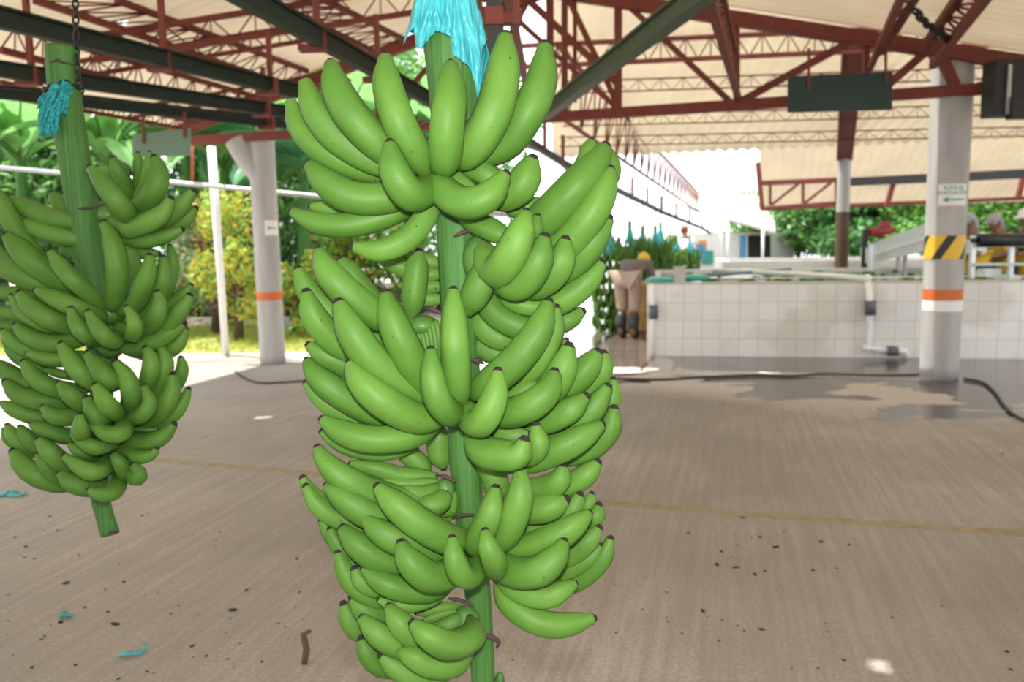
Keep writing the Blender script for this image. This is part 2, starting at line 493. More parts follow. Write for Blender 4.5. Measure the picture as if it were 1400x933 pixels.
def column(name, label, base, top_z, r, bands, matn='conc', taper=.0, flare=None, zbase=0):
    root = thing(name, label, 'column', (base.x, base.y, zbase))
    mb = MB()
    prof = []
    n = 24
    for i in range(n + 1):
        t = i / n
        prof.append((r * (1 + taper * t), zbase + (top_z - zbase) * t))
    mb.lathe([(p, z) for p, z in prof], (base.x, base.y, 0), 32)
    if flare: flare(mb)
    mb.build('shaft', [matn], root)
    for nm, z0, z1, mats, fn in bands:
        b2 = MB()
        rr = r * (1 + taper * ((z0 + z1) / 2 - zbase) / (top_z - zbase)) + .002
        if fn: fn(b2, base, rr, z0, z1)
        else: b2.lathe([(rr, z0), (rr, z1)], (base.x, base.y, 0), 32, cap=False)
        b2.build(nm, mats, root)
    return root
def zat(py, px, base):                                          # height of a pixel on a vertical at base
    d = ray(px, py); k = base.y / d.y
    return CAM.z + d.z * k
def hazard(b2, base, r, z0, z1):
    n = 180; h = z1 - z0; a0 = math.atan2(-base.y, -base.x)
    vs, fs, mi = [], [], []
    per = .245; rows = 14
    for j in range(rows + 1):
        for i in range(n + 1):
            a = a0 - math.pi + 2 * math.pi * i / n
            sh = (j / rows) * h * .62 / r
            vs.append(V((base.x + r * math.cos(a + sh), base.y + r * math.sin(a + sh), z0 + h * j / rows)))
    o = len(b2.v); b2.v += vs
    for j in range(rows):
        for i in range(n):
            s = ((i + .5) / n * 2 * math.pi * r + .05) % per
            b2.f.append([o + j * (n + 1) + i, o + j * (n + 1) + i + 1, o + (j + 1) * (n + 1) + i + 1, o + (j + 1) * (n + 1) + i])
            b2.m.append(1 if s < .085 else 0); b2.sm.append(True)
RC_ = V((RB.x, RB.y + .17, 0))
rr_ = 24.5 * pxm(RC_.y)
colR = column('concrete_column', 'round concrete column on the right with an orange band and a black and yellow hazard band', RC_, zat(76, 1303, RC_), rr_, [
    ('orange_band', zat(409, 1297, RC_), zat(395, 1297, RC_), ['orange'], None),
    ('white_band', zat(424, 1297, RC_), zat(410, 1297, RC_), ['white'], None),
    ('hazard_band', zat(354, 1299, RC_), zat(322, 1299, RC_), ['yellow', 'black'], hazard)], taper=.06)
LC_ = V((LB.x, LB.y + .13, 0))
def flareL(mb):
    z0, z1 = zat(240, 360, LC_), zat(190, 360, LC_)
    P = [(LC_.x, LC_.y, z0 - .1), (LC_.x - .02, LC_.y, z0), (LC_.x - .16, LC_.y, (z0 + z1) / 2), (LC_.x - .26, LC_.y, z1)]
    mb.tube([V(q) for q in crom(P, 10)], [.13, .13, .135, .14, .14, .145, .15, .15, .155, .155, .16], 20)
colL = column('concrete_column', 'round concrete column at the garden side on the left with one orange band and a flared top', LC_, zat(184, 365, LC_), 17 * pxm(LC_.y), [
    ('orange_band', zat(410, 366, LC_), zat(399, 366, LC_), ['orange'], None)], flare=flareL)
MC = V((at(1152, 300, 14.2).x, 14.2, 0))
colM = column('pipe_column', 'slim pale pole with a rust brown lower half standing behind the tank', MC, zat(214, 1152, MC), 8.5 * pxm(14.2), [
    ('rusty_lower_half', 0.02, zat(290, 1152, MC), ['wood'], None)])
# text and signs ---------------------------------------------------------
def text_mesh(s, size):
    cu = bpy.data.curves.new('lettering', 'FONT'); cu.body = s; cu.size = size; cu.align_x = 'CENTER'; cu.extrude = 0; cu.offset = size * .012
    cu.resolution_u = 3
    ob = bpy.data.objects.new('lettering', cu); COL.objects.link(ob)
    dg = bpy.context.evaluated_depsgraph_get()
    me = bpy.data.meshes.new_from_object(ob.evaluated_get(dg))
    vs = [v.co.copy() for v in me.vertices]; fs = [list(p.vertices) for p in me.polygons]
    bpy.data.objects.remove(ob); bpy.data.curves.remove(cu); bpy.data.meshes.remove(me)
    return vs, fs
def wrap(base, r, a_mid, x, z):
    a = a_mid + x / r
    return V((base.x + r * math.cos(a), base.y + r * math.sin(a), z))
def evac_sign(base, r, px, py0, py1, half, label, words=True):
    a_mid = math.atan2(-base.y, -base.x)
    z1, z0 = zat(py0, px, base), zat(py1, px, base); h = z1 - z0
    dx = (px - proj((base.x, base.y, (z0 + z1) / 2))[0]) * pxm(base.y)
    root = thing('evacuation_sign', label, 'sign', (base.x, base.y, z0))
    pl = MB(); n = 16
    for side in (0, 1):
        pass
    vs = []
    for z in (z0, z1):
        for i in range(n + 1):
            for rad in (r + .003, r + .006):
                vs.append(wrap(base, rad, a_mid, dx - half + 2 * half * i / n, z))
    fs = []
    k = 2 * (n + 1)
    for i in range(n):
        a = 2 * i
        fs += [(a + 1, a + 3, k + a + 3, k + a + 1), (a, k + a, k + a + 2, a + 2), (a, a + 2, a + 3, a + 1), (k + a, k + a + 1, k + a + 3, k + a + 2)]
    fs += [(0, 1, k + 1, k), (2 * n, k + 2 * n, k + 2 * n + 1, 2 * n + 1)]
    pl.add(vs, fs)
    pl.build('plate', ['white'], root)
    R2 = r + .0075
    if words:
        tx = MB()
        for s, zz, sz in (('RUTA DE', z0 + h * .74, h * .24), ('EVACUACIÓN', z0 + h * .52, h * .235)):
            vs, fs = text_mesh(s, sz)
            tx.add([wrap(base, R2, a_mid, dx + v.x * .92, zz + v.y) for v in vs], fs)
        tx.build('lettering', ['green_ink'], root)
    ar = MB(); za = z0 + h * .28 if words else z0 + h * .5
    def strip(x0, x1, w0, w1, k=8):
        vs = []
        for i in range(k + 1):
            t = i / k; x = x0 + (x1 - x0) * t; w_ = w0 + (w1 - w0) * t
            vs += [wrap(base, R2, a_mid, dx + x, za - w_), wrap(base, R2, a_mid, dx + x, za + w_)]
        ar.add(vs, [(2 * i, 2 * i + 2, 2 * i + 3, 2 * i + 1) for i in range(k)])
    strip(-half * .72, -half * .36, .0005, h * .13); strip(-half * .36, half * .78, h * .035, h * .035)
    ar.build('arrow', ['green_ink'], root)
evac_sign(RC_, rr_ * 1.035, 1303, 253, 282, 19 * pxm(RC_.y), 'white evacuation route sign with a green arrow on the right column')
evac_sign(LC_, 17 * pxm(LC_.y), 372, 302, 322, 10 * pxm(LC_.y), 'small white sign with a green arrow on the left column', False)
# ================================================================ banana bunches
def profile(t):
    K = [(0, .34), (.05, .40), (.11, .62), (.2, .86), (.32, .98), (.5, 1.0), (.68, .98), (.8, .90), (.88, .76), (.935, .58), (.97, .46), (1, .42)]
    for (a, x), (b, y) in zip(K, K[1:]):
        if t <= b:
            u = (t - a) / (b - a); return x + (y - x) * u
    return .42
def ridge(ph):
    return lambda a: 1 + .052 * math.cos(5 * (a + ph)) + .012 * math.cos(3 * (a + ph) + 1)
def banana_into(mb, pts, r, rng, n=14, rings=18, tipmi=1):
    P = [V(p[:3]) for p in crom(pts, 40)]
    P = resample(P, rings)
    rs = [r * profile(i / rings) for i in range(rings + 1)]
    d = (P[-1] - P[-2]).normalized()
    capr = r * .27
    P2 = P + [P[-1] + d * capr * .5, P[-1] + d * capr * 1.0]
    rs2 = rs + [capr * 1.02, capr * .8]
    mis = [0] * rings + [tipmi, tipmi, tipmi]
    mb.tube(P2, rs2, n, shape=ridge(rng.uniform(0, 6.28)), mis=mis)
class Bunch:
    def __init__(s, D, crops): s.D, s.crops = D, crops
    def pt(s, crop, x, y, d):
        ox, oy, sc = s.crops[crop]
        return at(ox + x / sc, oy + y / sc, s.D + d / 100)
CA, CB, CC = (380, 0, 2.9167), (380, 310, 2.9167), (380, 613, 2.9167)
main = Bunch(1.30, {'A': CA, 'B': CB, 'C': CC})
MAIN_DATA = '''
1 A 97 560,690,-4 400,685,-6 210,620,-7 90,510,-6 50,402,-5
1 A 117 570,680,-5 420,650,-8 250,560,-9 150,440,-9 108,326,-8
1 A 125 575,670,-5 440,605,-10 310,480,-12 235,360,-11 213,256,-9
1 A 118 610,670,-5 570,640,-10 490,500,-13 440,350,-12 428,229,-10
1 A 122 655,650,-5 664,640,-11 672,500,-14 688,360,-13 690,259,-11
1 A 132 690,645,-4 765,605,-9 850,470,-11 895,310,-10 908,146,-8
1 A 122 710,650,-3 900,575,-6 1000,440,-8 1050,320,-7 1065,182,-6
1 A 116 600,730,-4 450,785,-7 300,785,-8 190,725,-8 126,655,-7
1 A 118 615,690,-5 585,765,-10 520,770,-14 467,690,-15 447,574,-14
1 A 90 600,770,-3 470,845,-5 300,895,-6 160,890,-6 58,845,-5
1 A 90 612,720,-4 595,850,-7 520,950,-9 410,1000,-10 302,985,-10
1s A 60 420,810,0 270,835,-1 130,824,-1
1s A 46 450,725,-2 350,735,-2 280,725,-2
1 A 116 620,690,-5 655,760,-10 735,808,-13 835,785,-14 906,697,-13
1 A 118 800,760,-4 900,780,-6 975,735,-8 1016,634,-8
1s A 75 680,680,-4 730,740,-6 800,790,-6
1 A 90 720,660,-3 820,690,-5 900,760,-5
2s A 70 900,830,-2 980,830,-3 1040,800,-3
2s A 70 1180,720,0 1230,640,0 1250,562,1
2 A 84 1190,810,-1 1315,710,-2 1322,604,-2
2 A 136 900,980,-2 1050,885,-5 1180,760,-7 1265,660,-6 1303,588,-5
2 A 118 950,1040,-3 1130,990,-6 1240,870,-8 1300,760,-8 1325,680,-7
2 B 118 980,250,-1 1150,165,-4 1245,70,-6 1300,-10,-6 1316,-34,-6
2s B 60 1050,275,-2 1140,250,-3 1230,185,-3
2 B 92 950,320,-1 1100,310,-3 1220,235,-4 1292,143,-4
2 B 86 1000,410,0 1110,390,0 1215,338,0
2 B 128 800,60,-3 865,175,-8 920,130,-12 970,20,-13 988,-52,-12
2 B 76 900,60,-6 1000,50,-9 1035,-42,-9
2 B 118 850,200,-5 960,235,-9 1030,150,-11 1063,40,-11
2 B 112 950,260,-4 1060,220,-7 1125,150,-9 1147,52,-9
2 A 84 720,860,-3 830,905,-6 930,960,-8
2 B 112 755,350,-5 800,245,-6 865,120,-6
2 B 102 800,230,-1 860,340,-2 960,400,-3 1060,410,-3
2 B 97 790,320,0 840,420,-1 940,470,-2
2 B 86 785,420,1 830,490,0 920,520,-1
2s B 70 880,270,-3 980,315,-4 1070,322,-4
2s B 62 1110,520,0 1150,452,0
2 B 116 560,400,-2 400,355,-6 270,255,-8 190,165,-8 163,96,-7
2 B 96 420,430,-1 250,370,-3 130,270,-4 80,168,-4
2 B 104 420,540,-1 260,480,-4 150,370,-6 112,261,-6
2 B 82 420,330,3 330,240,2 250,130,2
2 B 90 530,370,0 545,240,0 562,98,0
2s B 55 480,110,6 560,130,5 660,150,5
2s B 55 480,180,6 560,190,5 660,190,5
2s B 55 480,235,6 560,240,5 660,240,5
2s B 55 500,285,6 560,290,5 660,290,5
2s B 70 400,100,5 470,150,4 540,190,4
2s B 45 520,430,-2 430,420,-2 340,397,-2
2s B 80 500,520,-2 420,480,-2 370,430,-2
3 B 127 680,700,-4 560,650,-8 410,560,-11 305,430,-12 244,304,-11
3 B 122 690,690,-5 590,620,-9 500,475,-12 447,350,-12 430,269,-11
3 B 108 715,690,-5 715,660,-11 708,500,-14 702,350,-13 700,254,-12
3 B 102 725,720,-6 690,745,-13 645,700,-17 615,590,-17 610,491,-16
3 B 86 400,620,-1 280,560,-3 180,510,-4 122,473,-4
3 B 108 560,790,-3 380,740,-6 230,655,-8 145,585,-8 119,538,-7
3 B 75 500,800,-2 330,775,-4 200,710,-5 111,622,-5
3 B 122 690,750,-5 560,765,-10 420,695,-13 325,610,-13 290,546,-12
3 B 102 650,790,-4 530,835,-8 380,850,-10 260,820,-10 178,770,-9
3 B 72 560,880,-2 400,900,-4 270,875,-5 174,818,-5
3 B 122 750,670,-5 830,635,-9 950,530,-11 1040,410,-11 1078,302,-10
3 B 97 900,660,-3 1020,560,-6 1090,430,-7 1107,322,-7
3 B 110 725,700,-6 785,780,-13 830,760,-16 865,680,-16 878,577,-15
3 B 117 780,720,-5 900,745,-9 1000,715,-12 1080,650,-12 1102,582,-11
3 B 117 930,700,-3 1050,680,-6 1125,590,-8 1160,477,-8
3s B 80 860,720,-4 960,670,-6 1040,620,-6
3 B 106 1040,680,-2 1150,640,-4 1230,565,-5 1275,499,-5
3 B 82 1120,690,0 1240,640,-1 1295,570,-2 1300,504,-2
3 B 106 930,800,-3 1060,780,-6 1160,735,-8 1229,678,-8
3s B 66 1200,800,0 1320,720,-1 1338,609,-1
3 B 97 960,840,-2 1120,825,-4 1240,745,-6 1316,638,-6
3 B 92 1100,940,0 1240,890,-2 1320,810,-3 1340,724,-3
3 B 112 830,940,-4 1000,930,-7 1140,880,-9 1230,830,-9 1287,792,-8
3 B 92 900,860,-5 980,910,-9 1035,880,-12 1027,792,-12
3 B 120 770,800,-5 815,890,-10 890,912,-13 960,910,-15 983,852,-15
3s B 75 820,790,-4 900,830,-7 1000,830,-8
3s B 90 650,790,3 640,880,3 660,960,3
3s C 80 470,-10,2 550,50,2 600,110,2
4 C 112 700,260,-2 420,190,-6 280,130,-8 190,55,-8 160,2,-7
4 C 76 440,300,0 250,270,-3 140,190,-4 98,118,-4
4 C 77 450,320,-1 260,290,-4 160,230,-5 109,151,-5
4 C 112 640,380,-2 470,310,-7 330,245,-9 240,185,-9 200,151,-8
4 C 122 780,350,-5 680,365,-10 560,300,-13 455,215,-13 400,156,-12
4 C 112 740,420,-4 600,405,-9 470,365,-11 390,320,-11 346,275,-10
4 C 112 650,490,-3 490,465,-7 370,420,-9 295,365,-9 259,321,-8
4s C 60 420,350,-3 320,310,-5 230,243,-5
4 C 76 420,470,0 300,420,-3 220,350,-4 174,285,-4
4 C 71 430,480,-1 300,440,-4 240,390,-5 206,321,-5
4 C 120 760,440,-6 690,500,-11 600,510,-14 520,445,-15 492,380,-14
4 C 97 800,440,-7 780,500,-14 735,505,-17 705,440,-18 695,359,-17
4 C 94 820,440,-7 865,480,-13 858,440,-17 837,390,-18 826,332,-17
4 C 107 790,410,-5 800,365,-10 845,270,-12 870,159,-11
4 C 107 840,400,-5 905,350,-10 950,250,-12 968,180,-12 967,86,-11
4 C 86 640,600,-1 420,610,-4 300,540,-6 255,460,-6 240,413,-6
4s C 70 420,560,-3 330,520,-5 269,439,-5
4 C 82 520,580,-3 400,560,-6 330,530,-7 305,481,-7
4 C 92 710,530,-5 600,570,-8 480,560,-10 400,525,-10 344,481,-9
4 C 62 700,550,-4 590,610,-6 480,630,-8 402,605,-8
4 C 97 560,720,-1 430,680,-4 350,650,-5 296,596,-5
4 C 87 480,760,0 350,740,-2 290,690,-3 261,621,-3
5 C 107 720,740,-4 590,770,-7 510,720,-10 465,670,-10 446,633,-9
5 C 107 700,820,-3 540,800,-7 430,760,-9 370,715,-9 338,680,-8
5 C 112 765,680,-4 775,750,-9 690,785,-13 600,750,-15 539,700,-14
5 C 87 560,880,-2 420,870,-5 360,820,-6 331,760,-6
5 C 97 700,900,-3 560,905,-7 470,875,-8 413,826,-8
5 C 102 770,810,-4 700,860,-8 610,862,-10 540,835,-11 489,810,-10
5s C 45 730,630,-1 640,640,-2 550,660,-3
5s C 45 740,650,-1 660,660,-2 580,690,-3
5s C 60 740,670,-3 690,700,-4 630,720,-4
4s C 65 640,110,-1 500,110,-2 380,80,-3 290,62,-3
4s C 45 640,130,-2 500,145,-3 380,122,-3
4s C 60 650,150,-2 580,180,-4 480,165,-5
4 C 85 670,170,-3 640,220,-5 560,230,-6
4s C 45 690,150,-2 695,220,-2 680,290,-2
4 C 100 800,20,-1 860,100,-2 880,210,-2
4 C 97 960,165,-2 1060,160,-5 1120,130,-7 1137,70,-7
4 C 90 1050,190,-1 1160,150,-3 1230,105,-4 1276,56,-4
4 C 112 930,240,-3 1030,245,-6 1100,230,-7 1148,205,-7
4 C 92 930,330,-2 1080,305,-4 1170,250,-6 1204,187,-6
4s C 60 1150,280,0 1230,230,-1 1252,181,-1
4 C 76 1160,330,-1 1260,280,-2 1280,226,-2
4 C 110 860,410,-5 1000,395,-9 1120,350,-11 1200,295,-11 1236,262,-10
4 C 84 1050,460,-2 1160,430,-4 1240,370,-5 1281,318,-5
4 C 120 860,430,-6 930,490,-11 1030,495,-14 1110,430,-14 1137,374,-13
4 C 72 1000,530,-1 1130,500,-3 1230,450,-4 1290,390,-4
4 C 77 1060,580,-1 1200,530,-3 1290,450,-4 1327,360,-4
4 C 92 870,500,-5 960,570,-9 1070,595,-11 1140,565,-11 1182,542,-10
4 C 100 870,510,-4 920,610,-8 1020,685,-10 1130,705,-10 1256,679,-9
'''
def stalk_mesh(b, pts):
    """pts: crop, x, y, d, radius px -> smooth stem with longitudinal ribs"""
    P = []
    for c, x, y, d, r in pts:
        p = b.pt(c, x, y, d)
        P.append((*p, r * pxm(b.D)))
    S = crom(P, 60)
    mb = MB()
    mb.tube([s[:3] for s in S], [s[3] for s in S], 40, shape=lambda a: 1 + .018 * math.cos(16 * a) + .01 * math.cos(7 * a + 1))
    return mb, S
def scar(mb, b, c, pts, d, r, mi=1):
    P = [b.pt(c, x, y, dd) for (x, y, dd) in pts]
    P = [V(p) for p in crom(P, 10)]
    rr = [r * .80 * (.45 + .6 * math.sin(math.pi * i / 10)) for i in range(11)]
    mb.tube(P, rr, 7, mi=mi)
def parse(b, text, front=None):
    hands = {}
    for ln in text.strip().splitlines():
        t = ln.split()
        h, crop, wpx = t[0], t[1], float(t[2])
        stuff = h.endswith('s')
        h = h.rstrip('s')
        pts = []
        if front:
            dv = float(t[3]) * 1.1; raw = [tuple(float(q) for q in u.split(',')) for u in t[4:]]
            n = len(raw) - 1
            for i, q in enumerate(raw):
                k = min(1, .35 + 1.3 * i / n)
                dd = q[2] if len(q) > 2 else (dv * k if dv < 0 else dv)
                pts.append((q[0], q[1], dd))
        else:
            pts = [tuple(float(q) for q in u.split(',')) for u in t[3:]]
        sc = b.crops[crop][2]
        dm = sum(p[2] for p in pts) / len(pts)
        r = wpx * (1.22 if front else 1.11) / 2 / sc * pxm(b.D + dm / 100)
        hands.setdefault(h, []).append((stuff, [b.pt(crop, *p) for p in pts], r))
    return hands
def crown_mesh(b, pos, blobs):
    """the cushion on the stalk that a hand of fruit grows from"""
    mb = MB()
    for (c, x, y, d, rx, ry, rz) in blobs:
        mb.ball(b.pt(c, x, y, d), (rx, ry, rz), nu=20, nv=12, fn=lambda q: 1 + .07 * math.cos(9 * math.atan2(q.y, q.x)))
    return mb
def make_bunch(root, b, hands, crowns, rng):
    inner = MB()
    for h in sorted(hands):
        hs = [(b.pt(*c[:4]), crown_mesh(b, None, [c]).build('hand', ['crown'], root)) for c in crowns[h]]
        for stuff, pts, r in hands[h]:
            hand = min(hs, key=lambda q: (q[0] - pts[0]).length)[1]
            if stuff:
                banana_into(inner, pts, r, rng)
            else:
                mb = MB(); banana_into(mb, pts, r, rng)
                mb.build('banana', ['banana', 'tip'], hand)
    if inner.v:
        o = inner.build('inner_bananas', ['banana', 'tip'], root)
        tag(o, kind='stuff')
rng = random.Random(3)
bunch = thing('banana_bunch', 'large bright green banana bunch hanging in the middle under a turquoise plastic sleeve', 'banana bunch',
              main.pt('C', 815, 1100, 0))
smb, S = stalk_mesh(main, [('A', 655, -330, 0, 30), ('A', 675, -60, 0, 34), ('A', 690, 150, 0, 36), ('A', 703, 380, 0, 33), ('A', 712, 640, 0, 29),
                           ('A', 712, 860, 0, 27), ('B', 720, 200, 0, 26), ('B', 735, 600, 0, 24), ('C', 748, 60, 0, 22), ('C', 764, 280, 0, 20),
                           ('C', 795, 560, 0, 18.5), ('C', 812, 800, 0, 17.5), ('C', 822, 1000, 0, 16.5), ('C', 826, 1100, 0, 15)])
for c, pts, r in [('A', [(548, 512, -2), (600, 485, -4), (690, 478, -4.4), (770, 484, -3)], .0030),
                  ('B', [(703, 40, -3.2), (740, 22, -3.8), (788, 8, -3)], .0040),
                  ('B', [(588, 326, -2), (620, 332, -3.2), (655, 345, -3.4)], .0042),
                  ('B', [(765, 530, -3.4), (795, 535, -3.0), (820, 546, -2)], .0045),
                  ('C', [(628, 108, -1.5), (670, 115, -3), (712, 136, -3.3)], .0042),
                  ('C', [(695, 283, -2), (735, 268, -3.2), (800, 265, -3.0)], .0036),
                  ('C', [(680, 600, -2), (725, 608, -3), (778, 632, -3)], .0045),
                  ('C', [(800, 765, -2.2), (840, 750, -2.6), (880, 772, -1.5), (872, 798, -1)], .0052)]:
    scar(smb, main, c, pts, 0, r)
smb.ball(main.pt('C', 885, 925, 0), (.008, .008, .014), mi=0)
smb.build('stalk', ['stalk', 'scar'], bunch)
for (x, y) in [(790, 38), (575, 372), (520, 770), (720, 560)]: pass
crowns = {
    '1': [('A', 645, 690, -4.2, .034, .026, .020)],
    '2': [('B', 800, 130, -2.5, .024, .03, .036), ('B', 575, 395, -2.0, .024, .022, .016)],
    '3': [('B', 722, 735, -4.2, .032, .026, .026), ('B', 600, 430, -2.4, .012, .012, .022)],
    '4': [('C', 800, 430, -4.0, .034, .03, .024), ('C', 668, 170, -2.2, .016, .016, .02)],
    '5': [('C', 752, 700, -2.6, .022, .022, .03)],
}
hands = parse(main, MAIN_DATA)
# the fan of thin pedicels above the third hand
ped = MB()
for i in range(6):
    p = [main.pt('B', 540 + 18 * i, 395 - 4 * i, -2.6 - .15 * i), main.pt('B', 560 + 16 * i, 430, -3.0 - .15 * i), main.pt('B', 576 + 14 * i, 505, -3.2 - .1 * i), main.pt('B', 600 + 7 * i, 640, -3)]
    ped.tube([V(q) for q in crom(p, 8)], [.0040 + .0003 * j for j in range(9)], 8)
ped.build('pedicel_fan', ['banana'], bunch)
make_bunch(bunch, main, hands, crowns, rng)
# turquoise sleeve torn and bunched around the top of the stalk
def sleeve(b, crop, prof_bottom, ytop, cx, xt, xb, depth, seed, nu=90, nv=40, back=False):
    r_ = random.Random(seed); mb = MB(); vs = []
    for i in range(nu + 1):
        u = i / nu
        xbm = xb[0] + (xb[1] - xb[0]) * u
        yb = None
        for (x0, y0), (x1, y1) in zip(prof_bottom, prof_bottom[1:]):
            if x0 <= xbm <= x1:
                yb = y0 + (y1 - y0) * (xbm - x0) / max(1e-6, x1 - x0); break
        yb += 9 * noise.noise(V((u * 55, seed, 0))) + 5 * noise.noise(V((u * 140, seed, 3)))
        for j in range(nv + 1):
            v = j / nv
            y = ytop + (yb - ytop) * v
            k = min(1, max(0, (y - ytop) / (210 - ytop)))
            x = (xt[0] + (xt[1] - xt[0]) * u) * (1 - k) + xbm * k
            half = ((xt[1] - xt[0]) * (1 - k) + (xb[1] - xb[0]) * k) / 2
            q = max(-1, min(1, (x - (xt[0] + xt[1]) / 2 * (1 - k) - (xb[0] + xb[1]) / 2 * k) / half))
            dd = -depth * math.sqrt(max(0, 1 - q * q)) - .8
            f = .75 * math.sin(u * 38 + 3 * noise.noise(V((u * 6, v * 2, seed)))) * (.3 + v) + 1.3 * noise.noise(V((u * 9, v * 5, seed + 5))) + .8 * noise.noise(V((u * 24, v * 11, seed + 2)))
            if back: dd = depth * .9 * math.sqrt(max(0, 1 - q * q)) + .8; f *= .6
            vs.append(b.pt(crop, x + 6 * noise.noise(V((u * 8, v * 6, seed + 9))), y, dd - .5 * f))
    fs = []
    for i in range(nu):
        for j in range(nv):
            a = i * (nv + 1) + j
            fs.append((a, a + 1, a + nv + 2, a + nv + 1))
    mb.add(vs, fs, 0, True)
    return mb
def solid(o, t):
    md = o.modifiers.new('thickness', 'SOLIDIFY'); md.thickness = t; md.offset = 0
sb = sleeve(main, 'A', [(490, 190), (505, 130), (522, 112), (545, 185), (572, 196), (600, 150), (622, 122), (650, 128), (690, 148), (694, 215), (735, 246),
                        (768, 270), (785, 330), (797, 400), (806, 405), (808, 300), (812, 225), (826, 190), (846, 160), (850, 160)],
            -190, 670, (590, 745), (492, 848), 4.6, 4)
o = sb.build('plastic_sleeve', ['bag'], bunch); solid(o, .0003)
o['label'] = 'turquoise plastic sleeve'
sb2 = sleeve(main, 'A', [(490, 120), (560, 150), (700, 240), (760, 330), (800, 470), (820, 380), (850, 150)], -190, 670, (590, 745), (505, 838), 4.4, 11, back=True)
o2 = sb2.build('sleeve_back', ['bag'], bunch); solid(o2, .0003)

